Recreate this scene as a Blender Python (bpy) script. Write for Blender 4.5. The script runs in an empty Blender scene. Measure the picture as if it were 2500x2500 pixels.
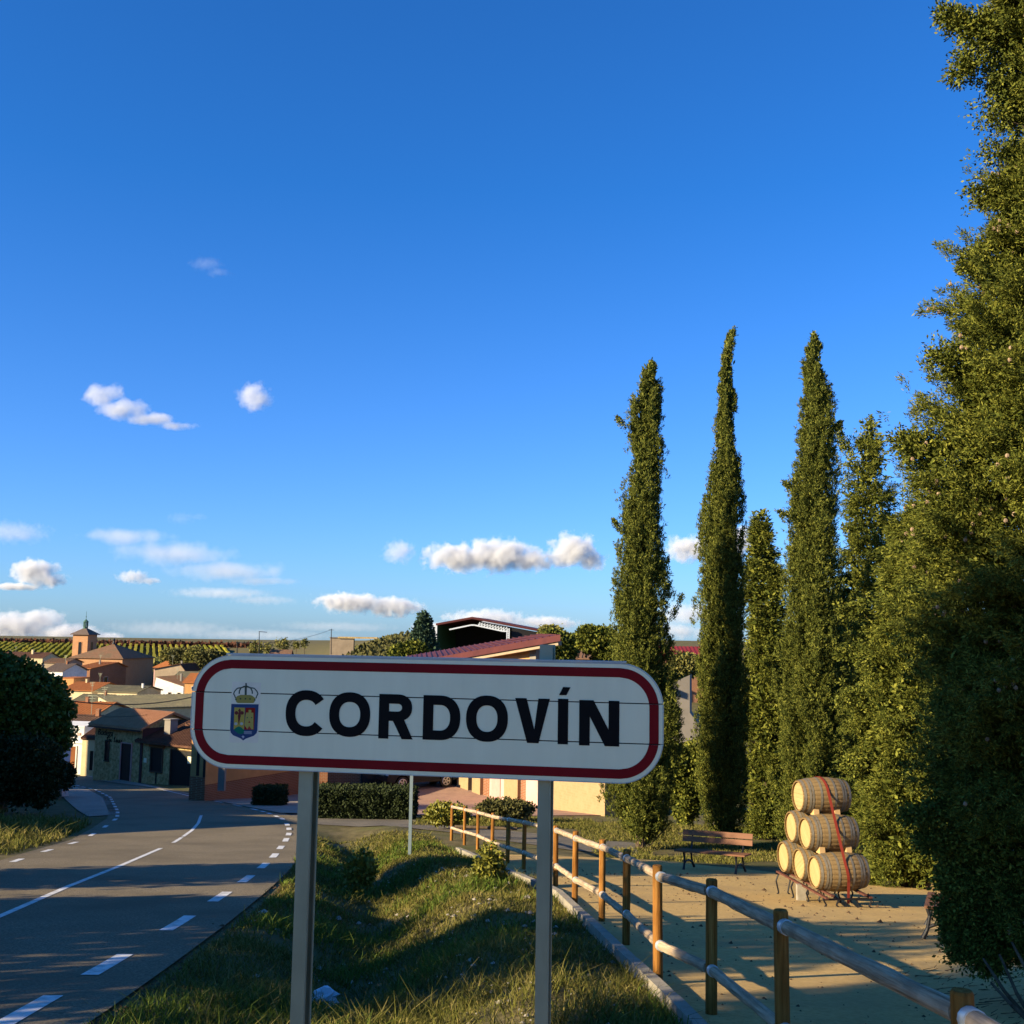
import bpy, bmesh, math, random
import numpy as np
from mathutils import Vector, Matrix
R = math.radians
random.seed(7)
RNG = np.random.default_rng(11)
sc = bpy.context.scene
COL = sc.collection

# ---------------------------------------------------------------- camera, sky, sun, exposure
F = 2700.0                                   # focal length in photo pixels (photo 2500 wide)
CAM = Matrix.Rotation(R(90 + 6.2), 3, 'X') @ Matrix.Rotation(R(0.95), 3, 'Z')
cam = bpy.data.cameras.new("camera")
cam.sensor_width = 36.0
cam.lens = F / 2500 * 36
cam.clip_start = 0.05
cam.clip_end = 20000
camo = bpy.data.objects.new("camera", cam)
COL.objects.link(camo)
camo.matrix_world = CAM.to_4x4()
sc.camera = camo

SUN_EL = R(21)
SUN_H = Vector((-0.89, -0.456, 0)).normalized()          # horizontal direction towards the sun: left and a little behind
SUN_DIR = Vector((SUN_H.x * math.cos(SUN_EL), SUN_H.y * math.cos(SUN_EL), math.sin(SUN_EL)))
world = bpy.data.worlds.new("World")
sc.world = world
world.use_nodes = True
wn = world.node_tree.nodes
bg = wn.get("Background")
sky = wn.new("ShaderNodeTexSky")
sky.sky_type = 'NISHITA'
sky.sun_disc = False
sky.sun_elevation = SUN_EL
sky.sun_rotation = math.atan2(SUN_DIR.x, SUN_DIR.y)
sky.altitude = 600
sky.air_density = 1.0
sky.dust_density = 0.5
sky.ozone_density = 2.5
tint = wn.new("ShaderNodeMix")                     # white balance of the sky: deeper blue overhead, paler towards the horizon all round
tint.data_type = 'RGBA'
tint.blend_type = 'MULTIPLY'
tint.inputs['Factor'].default_value = 1.0
wtc = wn.new("ShaderNodeTexCoord"); wsp = wn.new("ShaderNodeSeparateXYZ"); wmr = wn.new("ShaderNodeMapRange"); wmx = wn.new("ShaderNodeMix")
wmx.data_type = 'RGBA'
wmr.inputs[1].default_value = 0.0; wmr.inputs[2].default_value = 0.38
wmx.inputs['A'].default_value = (0.62, 1.02, 1.85, 1); wmx.inputs['B'].default_value = (0.24, 0.94, 1.80, 1)
WL = world.node_tree.links
WL.new(wtc.outputs['Generated'], wsp.inputs[0]); WL.new(wsp.outputs[2], wmr.inputs[0]); WL.new(wmr.outputs[0], wmx.inputs['Factor'])
WL.new(wmx.outputs['Result'], tint.inputs['B'])
WL.new(sky.outputs[0], tint.inputs['A'])
WL.new(tint.outputs['Result'], bg.inputs['Color'])
bg.inputs['Strength'].default_value = 0.051

sun = bpy.data.lights.new("sun", 'SUN')
sun.energy = 5.0
sun.angle = R(0.5)
sun.color = (1.0, 0.83, 0.56)
suno = bpy.data.objects.new("sun", sun)
COL.objects.link(suno)
suno.rotation_euler = SUN_DIR.to_track_quat('Z', 'Y').to_euler()
suno.location = SUN_DIR * 60

sc.view_settings.view_transform = 'Standard'
sc.view_settings.look = 'None'
sc.view_settings.gamma = 1
sc.view_settings.exposure = 1.22
sc.view_settings.use_curve_mapping = False
sc.render.engine = 'CYCLES'
sc.cycles.max_bounces = 4
sc.cycles.diffuse_bounces = 2
sc.cycles.glossy_bounces = 2
sc.cycles.transmission_bounces = 2
sc.cycles.volume_bounces = 2
sc.cycles.use_denoising = True

# ---------------------------------------------------------------- place helpers
def ray(px, py):
    return CAM @ Vector(((px - 1250) / F, (1250 - py) / F, -1))

def at(px, py, Y):
    r = ray(px, py)
    return r * (Y / r.y)

def ss(a, b, x):
    t = min(1, max(0, (x - a) / (b - a)))
    return t * t * (3 - 2 * t)

XF_Y = [-30, 0, 4, 10, 19.5, 22, 33, 40]
XF_X = [2.2, 1.72, 1.6, 1.36, 0.77, 0.25, -1.8, -2.9]
XR_Y = [-30, 0, 8.5, 18.9, 32, 40, 50, 72]
XR_X = [-3.0, -3.2, -3.75, -4.5, -6.4, -8.3, -12.8, -25]
ZL_Y = [75, 91, 150, 230, 330, 400, 540, 620, 1500]
ZL_Z = [-10.46, -12.0, -15, -17.5, -18.5, -16.5, -10.0, -10.6, -16]
ZR_Y = [60, 66, 90, 150, 300, 400, 700, 1500]
ZR_Z = [-8.96, -8.75, -9.3, -8.2, -1.6, -2.0, -6, -14]

def G(x, y):
    """height of the ground"""
    if y < 33:
        z = -1.9 - 0.132 * y
    elif y < 60:
        z = -6.256 - 0.1 * (y - 33)
    else:
        zl = np.interp(y, ZL_Y, ZL_Z) if y > 75 else -6.256 - 0.1 * (y - 33)
        zr = np.interp(y, ZR_Y, ZR_Z)
        z = zl + (zr - zl) * ss(-0.25, -0.08, x / y)
    if x > 1.2 and y < 60:
        k = 0.030 * (min(x, 14) - 1.2) * (1 - ss(34, 60, y))
        z -= k
    if y < 44:
        xr, xf = np.interp(y, XR_Y, XR_X) + 0.75, np.interp(y, XF_Y, XF_X)
        if xr < x < xf:
            v = (x - xr) / (xf - xr)
            e = ss(0, 0.12, v) * ss(1, 0.9, v) * ss(44, 33, y)
            z += e * (-0.50 * math.exp(-((v - 0.36) / 0.19) ** 2) * ss(7, 13, y) + 0.12 * math.exp(-((v - 0.74) / 0.14) ** 2))
            z += e * 0.05 * (math.sin(x * 3.1 + y * 1.3) + math.sin(y * 2.2 - x * 1.7))
        elif x < np.interp(y, XR_Y, XR_X) - 6.2 and y < 44:
            z += 0.10 * ss(0, 1.5, np.interp(y, XR_Y, XR_X) - 6.2 - x)
    return float(z)

def gp(px, py, h=0.0, dmax=700):
    """point of the ground (plus h) seen at a photo pixel"""
    r = ray(px, py)
    r = r / r.y
    lo = 2.0
    d = lo
    while d < dmax:
        step = 0.02 * d + 0.05
        if r.z * d < G(r.x * d, d) + h:
            a, b = d - step, d
            for _ in range(30):
                m = (a + b) / 2
                if r.z * m < G(r.x * m, m) + h: b = m
                else: a = m
            return r * b
        d += step
    return r * d

# ---------------------------------------------------------------- materials
MATS = {}
def lin(c):
    return tuple(((v / 12.92) if v <= 0.04045 else ((v + 0.055) / 1.055) ** 2.4) for v in c)

def mk(name, cols, scale=3.0, rough=0.8, bump=0.0, bscale=None, metal=0.0, detail=6, stretch=None, spec=0.12, island=False, wave=None, mott=None, translucent=0.0, brick=None):
    if name in MATS: return MATS[name]
    m = bpy.data.materials.new(name)
    m.use_nodes = True
    nt = m.node_tree
    N, L = nt.nodes, nt.links
    b = N["Principled BSDF"]
    b.inputs['Roughness'].default_value = rough
    b.inputs['Metallic'].default_value = metal
    b.inputs['Specular IOR Level'].default_value = spec
    tc = N.new("ShaderNodeTexCoord")
    co = tc.outputs['Object']
    if stretch:
        mp = N.new("ShaderNodeMapping")
        mp.inputs['Scale'].default_value = stretch
        L.new(co, mp.inputs['Vector'])
        co = mp.outputs[0]
    nz = N.new("ShaderNodeTexNoise")
    nz.inputs['Scale'].default_value = scale
    nz.inputs['Detail'].default_value = detail
    nz.inputs['Roughness'].default_value = 0.65
    L.new(co, nz.inputs['Vector'])
    fac = nz.outputs['Fac']
    lo, hi = 0.3, 0.7
    if island:
        g = N.new("ShaderNodeNewGeometry")
        ad = N.new("ShaderNodeMath"); ad.operation = 'MULTIPLY_ADD'
        L.new(g.outputs['Random Per Island'], ad.inputs[0])
        ad.inputs[1].default_value = 0.55
        mu = N.new("ShaderNodeMath"); mu.operation = 'MULTIPLY'
        L.new(fac, mu.inputs[0]); mu.inputs[1].default_value = 0.45
        L.new(mu.outputs[0], ad.inputs[2])
        fac = ad.outputs[0]
        lo, hi = 0.1, 0.9
    rp = N.new("ShaderNodeValToRGB")
    cr = rp.color_ramp
    n = len(cols)
    while len(cr.elements) < n: cr.elements.new(0.5)
    for i, c in enumerate(cols):
        cr.elements[i].position = lo + (hi - lo) * (i / max(1, n - 1))
        cr.elements[i].color = (*c, 1)
    L.new(fac, rp.inputs['Fac'])
    out = rp.outputs['Color']
    if mott:                                            # large patches of another tone: (colour, scale, amount)
        n2 = N.new("ShaderNodeTexNoise"); n2.inputs['Scale'].default_value = mott[1]; n2.inputs['Detail'].default_value = 5
        L.new(tc.outputs['Object'], n2.inputs['Vector'])
        r2 = N.new("ShaderNodeMapRange"); r2.inputs[1].default_value = 0.45; r2.inputs[2].default_value = 0.68; r2.inputs[4].default_value = mott[2]
        L.new(n2.outputs['Fac'], r2.inputs[0])
        mx = N.new("ShaderNodeMix"); mx.data_type = 'RGBA'
        L.new(r2.outputs[0], mx.inputs['Factor']); L.new(out, mx.inputs['A']); mx.inputs['B'].default_value = (*mott[0], 1)
        out = mx.outputs['Result']
    hsrc = None
    if brick:                                           # (mortar colour, brick length, row height) on walls: x+y along, z up
        sp = N.new("ShaderNodeSeparateXYZ"); L.new(tc.outputs['Object'], sp.inputs[0])
        ax = N.new("ShaderNodeMath"); ax.operation = 'ADD'; L.new(sp.outputs[0], ax.inputs[0]); L.new(sp.outputs[1], ax.inputs[1])
        cb = N.new("ShaderNodeCombineXYZ"); L.new(ax.outputs[0], cb.inputs[0]); L.new(sp.outputs[2], cb.inputs[1])
        bt = N.new("ShaderNodeTexBrick"); bt.inputs['Scale'].default_value = 1
        bt.inputs['Brick Width'].default_value = brick[1]; bt.inputs['Row Height'].default_value = brick[2]; bt.inputs['Mortar Size'].default_value = brick[2] * 0.1
        L.new(cb.outputs[0], bt.inputs['Vector'])
        mx = N.new("ShaderNodeMix"); mx.data_type = 'RGBA'
        L.new(bt.outputs['Fac'], mx.inputs['Factor']); L.new(out, mx.inputs['A']); mx.inputs['B'].default_value = (*brick[0], 1)
        out = mx.outputs['Result']
    L.new(out, b.inputs['Base Color'])
    if wave:
        w = N.new("ShaderNodeTexWave"); w.wave_type = 'BANDS'; w.bands_direction = wave[1]
        w.inputs['Scale'].default_value = wave[0]; w.inputs['Distortion'].default_value = wave[2]; w.inputs['Detail'].default_value = 3
        L.new(co, w.inputs['Vector'])
        mx = N.new("ShaderNodeMix"); mx.data_type = 'RGBA'; mx.blend_type = 'MULTIPLY'
        mx.inputs['Factor'].default_value = wave[3]
        L.new(out, mx.inputs['A']); L.new(w.outputs['Color'], mx.inputs['B'])
        L.new(mx.outputs['Result'], b.inputs['Base Color'])
        out = mx.outputs['Result']
    if bump:
        nb = N.new("ShaderNodeTexNoise"); nb.inputs['Scale'].default_value = bscale or scale * 6; nb.inputs['Detail'].default_value = 8
        nb.inputs['Roughness'].default_value = 0.7
        L.new(co, nb.inputs['Vector'])
        bp = N.new("ShaderNodeBump"); bp.inputs['Strength'].default_value = bump; bp.inputs['Distance'].default_value = 0.03
        L.new(nb.outputs['Fac'], bp.inputs['Height']); L.new(bp.outputs[0], b.inputs['Normal'])
    if translucent:
        tr = N.new("ShaderNodeBsdfTranslucent"); L.new(out, tr.inputs['Color'])
        ms = N.new("ShaderNodeMixShader"); ms.inputs[0].default_value = translucent
        L.new(b.outputs[0], ms.inputs[1]); L.new(tr.outputs[0], ms.inputs[2])
        L.new(ms.outputs[0], N["Material Output"].inputs['Surface'])
    MATS[name] = m
    return m

def flat(name, c, rough=0.6, metal=0.0, spec=0.3):
    d = tuple(v * 0.86 for v in c)
    return mk(name, [d, c], scale=9, rough=rough, metal=metal, spec=spec, detail=4)

M_asph = mk("asphalt", [(0.085, 0.068, 0.042), (0.20, 0.160, 0.098), (0.34, 0.275, 0.17)], scale=38, rough=0.9, bump=0.35, bscale=160, mott=((0.13, 0.104, 0.062), 0.45, 0.7))
M_asph2 = mk("old_asphalt", [(0.12, 0.105, 0.08), (0.18, 0.155, 0.115)], scale=30, rough=0.92, bump=0.4, bscale=120, mott=((0.22, 0.19, 0.14), 0.7, 0.7))
M_paint = mk("road_paint", [(0.60, 0.59, 0.55), (0.78, 0.77, 0.72)], scale=25, rough=0.7, mott=((0.34, 0.31, 0.26), 7, 0.75))
M_sand = mk("sand", [(0.42, 0.27, 0.09), (0.52, 0.345, 0.125), (0.60, 0.41, 0.165)], scale=16, rough=0.95, bump=0.5, bscale=55, mott=((0.40, 0.265, 0.11), 0.8, 0.7))
M_pave = mk("paving", [(0.30, 0.245, 0.185), (0.40, 0.33, 0.25)], scale=9, rough=0.9, bump=0.2, mott=((0.24, 0.20, 0.155), 1.2, 0.6))
M_plaza = mk("plaza_paving", [(0.32, 0.19, 0.135), (0.42, 0.27, 0.19)], scale=6, rough=0.9, bump=0.2, mott=((0.26, 0.16, 0.12), 0.9, 0.6))
M_conc = mk("concrete", [(0.27, 0.235, 0.17), (0.38, 0.335, 0.25)], scale=8, rough=0.9, bump=0.3, mott=((0.24, 0.22, 0.18), 2, 0.6))
M_galv = mk("galvanised_steel", [(0.28, 0.29, 0.20), (0.37, 0.38, 0.265)], scale=5, rough=0.55, metal=0.45, stretch=(1, 1, 0.4), mott=((0.21, 0.225, 0.155), 1.6, 0.7))
M_white = mk("sign_white", [(0.77, 0.73, 0.48), (0.86, 0.82, 0.55)], stretch=(1, 1, 0.12), scale=7, rough=0.42, spec=0.5, mott=((0.72, 0.70, 0.47), 1.3, 0.5))
M_red = mk("sign_red", [(0.17, 0.004, 0.006), (0.21, 0.006, 0.009)], scale=5, rough=0.6, spec=0.12)
M_black = mk("sign_black", [(0.004, 0.004, 0.004), (0.006, 0.006, 0.006)], scale=5, rough=0.6, spec=0.1)
M_alu = mk("sign_edge_metal", [(0.36, 0.39, 0.38), (0.45, 0.48, 0.46)], scale=6, rough=0.45, metal=0.5)
M_post = mk("treated_wood", [(0.09, 0.034, 0.008), (0.29, 0.125, 0.027), (0.44, 0.215, 0.055)], scale=40, rough=0.9, spec=0.05, stretch=(1, 1, 0.04), bump=0.7, bscale=55, detail=4, mott=((0.20, 0.08, 0.018), 3, 0.6))
M_rail = mk("weathered_wood", [(0.20, 0.14, 0.085), (0.50, 0.37, 0.235), (0.66, 0.52, 0.35)], scale=42, rough=0.95, spec=0.03, stretch=(1, 0.035, 1), bump=0.8, bscale=60, detail=4, mott=((0.27, 0.20, 0.13), 4, 0.65))
M_galv2 = mk("bracket_steel", [(0.55, 0.60, 0.58), (0.66, 0.70, 0.68)], scale=10, rough=0.4, metal=0.5)
M_bench = mk("bench_wood", [(0.15, 0.068, 0.034), (0.21, 0.10, 0.052)], scale=7, rough=0.6, stretch=(0.1, 1, 1), bump=0.2)
M_iron = flat("cast_iron", (0.012, 0.012, 0.013), rough=0.5)
M_stave = mk("barrel_oak", [(0.135, 0.078, 0.028), (0.225, 0.142, 0.056), (0.32, 0.22, 0.10)], scale=6, rough=0.8, stretch=(0.18, 1, 1), bump=0.3, mott=((0.26, 0.185, 0.085), 2.2, 0.6))
M_head = mk("barrel_head_oak", [(0.37, 0.25, 0.10), (0.46, 0.335, 0.145)], scale=7, rough=0.7, stretch=(1, 1, 0.12), bump=0.2)
M_hoop = mk("hoop_steel", [(0.15, 0.125, 0.085), (0.26, 0.225, 0.165)], scale=9, rough=0.55, metal=0.35)
M_strap = flat("strap_red", (0.24, 0.028, 0.012), rough=0.9)
M_rust = mk("rusty_paint", [(0.09, 0.035, 0.022), (0.15, 0.06, 0.04)], scale=9, rough=0.8)
M_wedge = mk("pine_wedge", [(0.48, 0.30, 0.12), (0.58, 0.38, 0.17)], scale=6, rough=0.8)
M_bark = mk("bark", [(0.06, 0.042, 0.026), (0.14, 0.10, 0.062)], scale=9, rough=0.95, stretch=(1, 1, 0.2), bump=0.8, bscale=20)
M_gnarl = mk("gnarled_bark", [(0.12, 0.075, 0.035), (0.30, 0.20, 0.10)], scale=8, rough=0.95, stretch=(1, 1, 0.3), bump=0.9, bscale=16)
M_cyp = mk("cypress_leaf", [(0.018, 0.026, 0.005), (0.072, 0.086, 0.012), (0.26, 0.252, 0.042)], scale=1.6, rough=0.75, island=True, spec=0.12)
M_cyp2 = mk("conifer_leaf", [(0.028, 0.038, 0.006), (0.080, 0.094, 0.012), (0.27, 0.258, 0.038)], scale=1.1, rough=0.75, island=True, spec=0.12)
M_blue = mk("cedar_leaf", [(0.028, 0.052, 0.030), (0.05, 0.085, 0.045)], scale=1.2, rough=0.75, island=True, spec=0.15)
M_plane = mk("plane_leaf", [(0.035, 0.06, 0.008), (0.075, 0.11, 0.014), (0.15, 0.165, 0.02)], scale=0.9, rough=0.6, island=True, spec=0.25, translucent=0.15)
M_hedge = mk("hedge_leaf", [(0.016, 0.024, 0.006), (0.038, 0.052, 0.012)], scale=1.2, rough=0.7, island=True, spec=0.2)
M_bushy = mk("bush_leaf", [(0.09, 0.10, 0.014), (0.17, 0.165, 0.02), (0.28, 0.24, 0.03)], scale=2, rough=0.6, island=True, spec=0.25)
M_scrub = mk("scrub_leaf", [(0.06, 0.066, 0.02), (0.12, 0.105, 0.035)], scale=1, rough=0.8, island=True, spec=0.1)
M_autumn = mk("autumn_leaf", [(0.12, 0.13, 0.03), (0.2, 0.17, 0.05)], scale=1, rough=0.8, island=True, spec=0.1)
M_cone = mk("cypress_cone", [(0.19, 0.125, 0.075), (0.34, 0.24, 0.15)], scale=20, rough=0.7, island=True)
M_grass = mk("grass_blade", [(0.050, 0.060, 0.010), (0.130, 0.125, 0.022), (0.29, 0.225, 0.08)], scale=0.6, rough=0.8, island=True, spec=0.1, translucent=0.15)
M_grass2 = mk("lush_grass_blade", [(0.05, 0.085, 0.010), (0.10, 0.15, 0.016), (0.17, 0.19, 0.03)], scale=0.6, rough=0.7, island=True, spec=0.15, translucent=0.2)
M_vine = mk("vine_leaf", [(0.10, 0.12, 0.012), (0.22, 0.20, 0.02), (0.30, 0.24, 0.03)], scale=0.05, rough=0.9, island=True, spec=0.05)
M_stone = mk("stone_pebble", [(0.28, 0.24, 0.18), (0.45, 0.40, 0.32)], scale=7, rough=0.9, island=True, bump=0.4)
M_litter = mk("litter_bits", [(0.05, 0.03, 0.018), (0.12, 0.075, 0.04)], scale=9, rough=0.9, island=True)
M_bag = mk("white_plastic", [(0.62, 0.65, 0.68), (0.75, 0.77, 0.78)], scale=8, rough=0.35, spec=0.5)
# buildings
def render_wall(n, c, s=1.4):
    return mk(n, [tuple(v * 0.82 for v in c), c, tuple(min(1, v * 1.08) for v in c)], scale=s, rough=0.92, bump=0.12, bscale=12, mott=(tuple(v * 0.7 for v in c), 0.5, 0.5))
W_cream = render_wall("cream_render", (0.62, 0.50, 0.28))
W_white = render_wall("white_render", (0.70, 0.68, 0.62))
W_orange = render_wall("orange_render", (0.52, 0.27, 0.10))
W_beige = render_wall("beige_render", (0.34, 0.26, 0.17))
W_grey = render_wall("grey_render", (0.24, 0.21, 0.17))
W_pink = render_wall("pink_render", (0.60, 0.36, 0.30))
W_dark = render_wall("dark_wall_tone", (0.10, 0.05, 0.045))
W_brick = mk("red_brick", [(0.20, 0.075, 0.035), (0.30, 0.12, 0.055)], scale=2, rough=0.92, mott=((0.16, 0.06, 0.03), 0.5, 0.6), brick=((0.32, 0.23, 0.15), 0.26, 0.085))
W_ybrick = mk("yellow_brick", [(0.30, 0.205, 0.10), (0.38, 0.27, 0.14)], scale=3, rough=0.9, brick=((0.36, 0.25, 0.13), 0.30, 0.12))
W_church = mk("church_brick", [(0.34, 0.145, 0.06), (0.44, 0.205, 0.09)], scale=1.2, rough=0.92, mott=((0.34, 0.19, 0.10), 0.35, 0.6), brick=((0.46, 0.33, 0.19), 0.4, 0.12))
W_stone = mk("rubble_stone", [(0.27, 0.17, 0.06), (0.50, 0.35, 0.145), (0.66, 0.50, 0.25)], scale=4.5, rough=0.95, bump=0.7, bscale=7, detail=3)
T_red = mk("red_tile", [(0.30, 0.10, 0.03), (0.42, 0.155, 0.05)], scale=2.2, rough=0.85, bump=0.2)
T_brown = mk("brown_tile", [(0.13, 0.07, 0.04), (0.23, 0.13, 0.075)], scale=2.4, rough=0.9, bump=0.3, mott=((0.12, 0.10, 0.06), 0.5, 0.6))
T_dark = mk("dark_tile", [(0.075, 0.035, 0.022), (0.15, 0.075, 0.045)], scale=3, rough=0.9, bump=0.4)
T_lichen = mk("lichen_tile", [(0.11, 0.10, 0.065), (0.19, 0.17, 0.10)], scale=3, rough=0.95, bump=0.4, mott=((0.24, 0.20, 0.10), 0.7, 0.6))
T_pink = mk("terracotta_tile", [(0.40, 0.19, 0.095), (0.50, 0.26, 0.135)], scale=1.6, rough=0.9, bump=0.2)
T_sheet = mk("red_sheet_metal", [(0.065, 0.014, 0.011), (0.10, 0.022, 0.017)], scale=1.5, rough=0.6, spec=0.3)
T_slate = mk("slate", [(0.10, 0.07, 0.055), (0.16, 0.12, 0.09)], scale=3, rough=0.7)
M_copper = flat("green_copper", (0.05, 0.12, 0.085), rough=0.7)
M_pane = flat("dark_pane", (0.010, 0.012, 0.016), rough=0.15, spec=0.5)
M_door = mk("door_wood", [(0.16, 0.055, 0.015), (0.24, 0.085, 0.025)], scale=5, rough=0.6, stretch=(1, 1, 0.2))
M_ddoor = flat("dark_door", (0.014, 0.012, 0.010), rough=0.6)
M_frame = flat("window_frame", (0.55, 0.50, 0.42), rough=0.7)
M_truss = flat("truss_white", (0.62, 0.66, 0.68), rough=0.5)
M_green = flat("green_sheet", (0.018, 0.075, 0.022), rough=0.7)
M_cable = flat("cable", (0.01, 0.01, 0.01), rough=0.6)
M_vplast = flat("sign_blue", (0.02, 0.05, 0.14), rough=0.4)

# ---------------------------------------------------------------- mesh helpers
def offs(o):
    v = Vector((0, 0, 0))
    while o is not None:
        v = v + o.location
        o = o.parent
    return v

def link(name, me, mat, parent=None):
    o = bpy.data.objects.new(name, me)
    COL.objects.link(o)
    if mat is not None and not me.materials: me.materials.append(mat)
    if parent is not None: o.parent = parent
    return o

class MB:
    def __init__(s): s.v = []; s.f = []
    def add(s, vs, fs):
        k = len(s.v)
        s.v += [tuple(v) for v in vs]
        s.f += [tuple(i + k for i in f) for f in fs]
        return s
    def box(s, c, size, ax=None):
        c = Vector(c); X, Y, Z = ax or (Vector((1, 0, 0)), Vector((0, 1, 0)), Vector((0, 0, 1)))
        a, b, d = size[0] / 2, size[1] / 2, size[2] / 2
        vs = [c + X * (i * a) + Y * (j * b) + Z * (k * d) for k in (-1, 1) for j in (-1, 1) for i in (-1, 1)]
        return s.add(vs, [(0, 2, 3, 1), (4, 5, 7, 6), (0, 1, 5, 4), (2, 6, 7, 3), (0, 4, 6, 2), (1, 3, 7, 5)])
    def bar(s, p, q, w, h=None, up=(0, 0, 1)):
        p, q = Vector(p), Vector(q); d = q - p; L = d.length; d.normalize()
        u = Vector(up)
        if abs(d.dot(u)) > 0.98: u = Vector((1, 0, 0))
        x = d.cross(u).normalized(); z = x.cross(d)
        return s.box((p + q) / 2, (w, L, h or w), (x, d, z))
    def tube(s, p, q, r0, r1=None, n=8, caps=True):
        p, q = Vector(p), Vector(q); r1 = r0 if r1 is None else r1
        d = (q - p).normalized(); u = Vector((0, 0, 1)) if abs(d.z) < 0.9 else Vector((1, 0, 0))
        x = d.cross(u).normalized(); y = d.cross(x)
        vs = []
        for c, r in ((p, r0), (q, r1)):
            for i in range(n):
                a = 2 * math.pi * i / n
                vs.append(c + x * (r * math.cos(a)) + y * (r * math.sin(a)))
        fs = [(i, (i + 1) % n, n + (i + 1) % n, n + i) for i in range(n)]
        if caps: fs += [tuple(range(n - 1, -1, -1)), tuple(range(n, 2 * n))]
        return s.add(vs, fs)
    def path(s, pts, r, n=6):
        for i in range(len(pts) - 1):
            s.tube(pts[i], pts[i + 1], r if not isinstance(r, list) else r[i], r if not isinstance(r, list) else r[i + 1], n)
        return s
    def prism(s, pts, ext):
        """polygon pts (3-D) pushed along ext"""
        n = len(pts); e = Vector(ext)
        vs = [Vector(p) for p in pts]; vs += [p + e for p in vs]
        nrm = Vector((0, 0, 0))
        for i in range(n):
            a, b = vs[i], vs[(i + 1) % n]; nrm += a.cross(b)
        fl = nrm.dot(e) > 0
        f0, f1 = tuple(range(n)), tuple(range(n, 2 * n))
        fs = [f0[::-1] if fl else f0, f1 if fl else f1[::-1]]
        for i in range(n):
            j = (i + 1) % n
            fs.append((i, j, n + j, n + i) if fl else (j, i, n + i, n + j))
        return s.add(vs, fs)
    def lathe(s, prof, n=20, axis='Z', c=(0, 0, 0), caps=True):
        c = Vector(c); vs = []
        for (r, h) in prof:
            for i in range(n):
                a = 2 * math.pi * i / n
                p = (r * math.cos(a), r * math.sin(a), h)
                if axis == 'X': p = (h, p[0], p[1])
                vs.append(c + Vector(p))
        fs = [(k * n + i, k * n + (i + 1) % n, (k + 1) * n + (i + 1) % n, (k + 1) * n + i) for k in range(len(prof) - 1) for i in range(n)]
        if caps: fs += [tuple(range(n - 1, -1, -1)), tuple(range((len(prof) - 1) * n, len(prof) * n))]
        return s.add(vs, fs)
    def build(s, name, mat, parent=None, smooth=False, kind=None, label=None, weld=False):
        o = offs(parent) if parent is not None else Vector((0, 0, 0))
        me = bpy.data.meshes.new(name)
        me.from_pydata([(v[0] - o.x, v[1] - o.y, v[2] - o.z) for v in s.v], [], s.f)
        if smooth:
            me.polygons.foreach_set("use_smooth", [True] * len(me.polygons))
            if smooth != 'all': me.set_sharp_from_angle(angle=R(40))
        if weld:
            bm = bmesh.new(); bm.from_mesh(me); bmesh.ops.delete(bm, geom=[v for v in bm.verts if not v.link_faces], context='VERTS'); bmesh.ops.remove_doubles(bm, verts=bm.verts, dist=1e-5); bm.to_mesh(me); bm.free()
        me.update()
        ob = link(name, me, mat, parent)
        if kind: ob['kind'] = kind
        if label: ob['label'] = label
        return ob

def tag(o, label, cat, group=None):
    o['label'] = label; o['category'] = cat
    if group: o['group'] = group
    return o

def thing(name, label, cat, loc=(0, 0, 0), group=None):
    o = bpy.data.objects.new(name, None)
    o.empty_display_size = 0.3
    COL.objects.link(o); o.location = loc
    return tag(o, label, cat, group)

def copy_tree(o, parent=None):
    c = o.copy(); COL.objects.link(c)
    if parent is not None: c.parent = parent
    for ch in list(o.children): copy_tree(ch, c)
    return c

def np_mesh(name, V, nper, mat, parent=None, kind=None):
    """V: (faces*nper, 3) separate faces of nper corners each"""
    o = offs(parent) if parent is not None else Vector((0, 0, 0))
    V = (V - np.array([o.x, o.y, o.z])).astype(np.float32)
    nv = len(V); nf = nv // nper
    me = bpy.data.meshes.new(name)
    me.vertices.add(nv); me.vertices.foreach_set("co", V.ravel())
    me.loops.add(nv); me.loops.foreach_set("vertex_index", np.arange(nv, dtype=np.int32))
    me.polygons.add(nf); me.polygons.foreach_set("loop_start", np.arange(0, nv, nper, dtype=np.int32))
    me.update(calc_edges=True)
    ob = link(name, me, mat, parent)
    if kind: ob['kind'] = kind
    return ob

def unit(a):
    return a / np.maximum(1e-9, np.linalg.norm(a, axis=-1, keepdims=True))

def leaves(P, D, l, w, rng):
    """diamond leaves rooted at P, pointing along D"""
    n = len(P); D = unit(D)
    S = unit(np.cross(D, rng.normal(size=(n, 3))))
    l = np.broadcast_to(np.asarray(l, dtype=float), (n,))[:, None]; w = np.broadcast_to(np.asarray(w, dtype=float), (n,))[:, None]
    V = np.stack([P, P + D * l * 0.5 + S * w / 2, P + D * l, P + D * l * 0.5 - S * w / 2], axis=1)
    return V.reshape(-1, 3)

def sprays(C, A, m, L, rad, l, w, rng, spread=0.6):
    """m leaves round every clump centre C, clump axis A, clump length L"""
    n = len(C)
    Cc = np.repeat(C, m, 0); Aa = np.repeat(unit(A), m, 0); k = n * m
    t = rng.random((k, 1))
    P = Cc + Aa * (t - 0.3) * L + rng.normal(size=(k, 3)) * rad * (1.05 - 0.75 * t)
    D = Aa + rng.normal(size=(k, 3)) * spread
    s = rng.uniform(0.7, 1.3, k)
    return leaves(P, D, l * s, w * s, rng)

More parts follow.
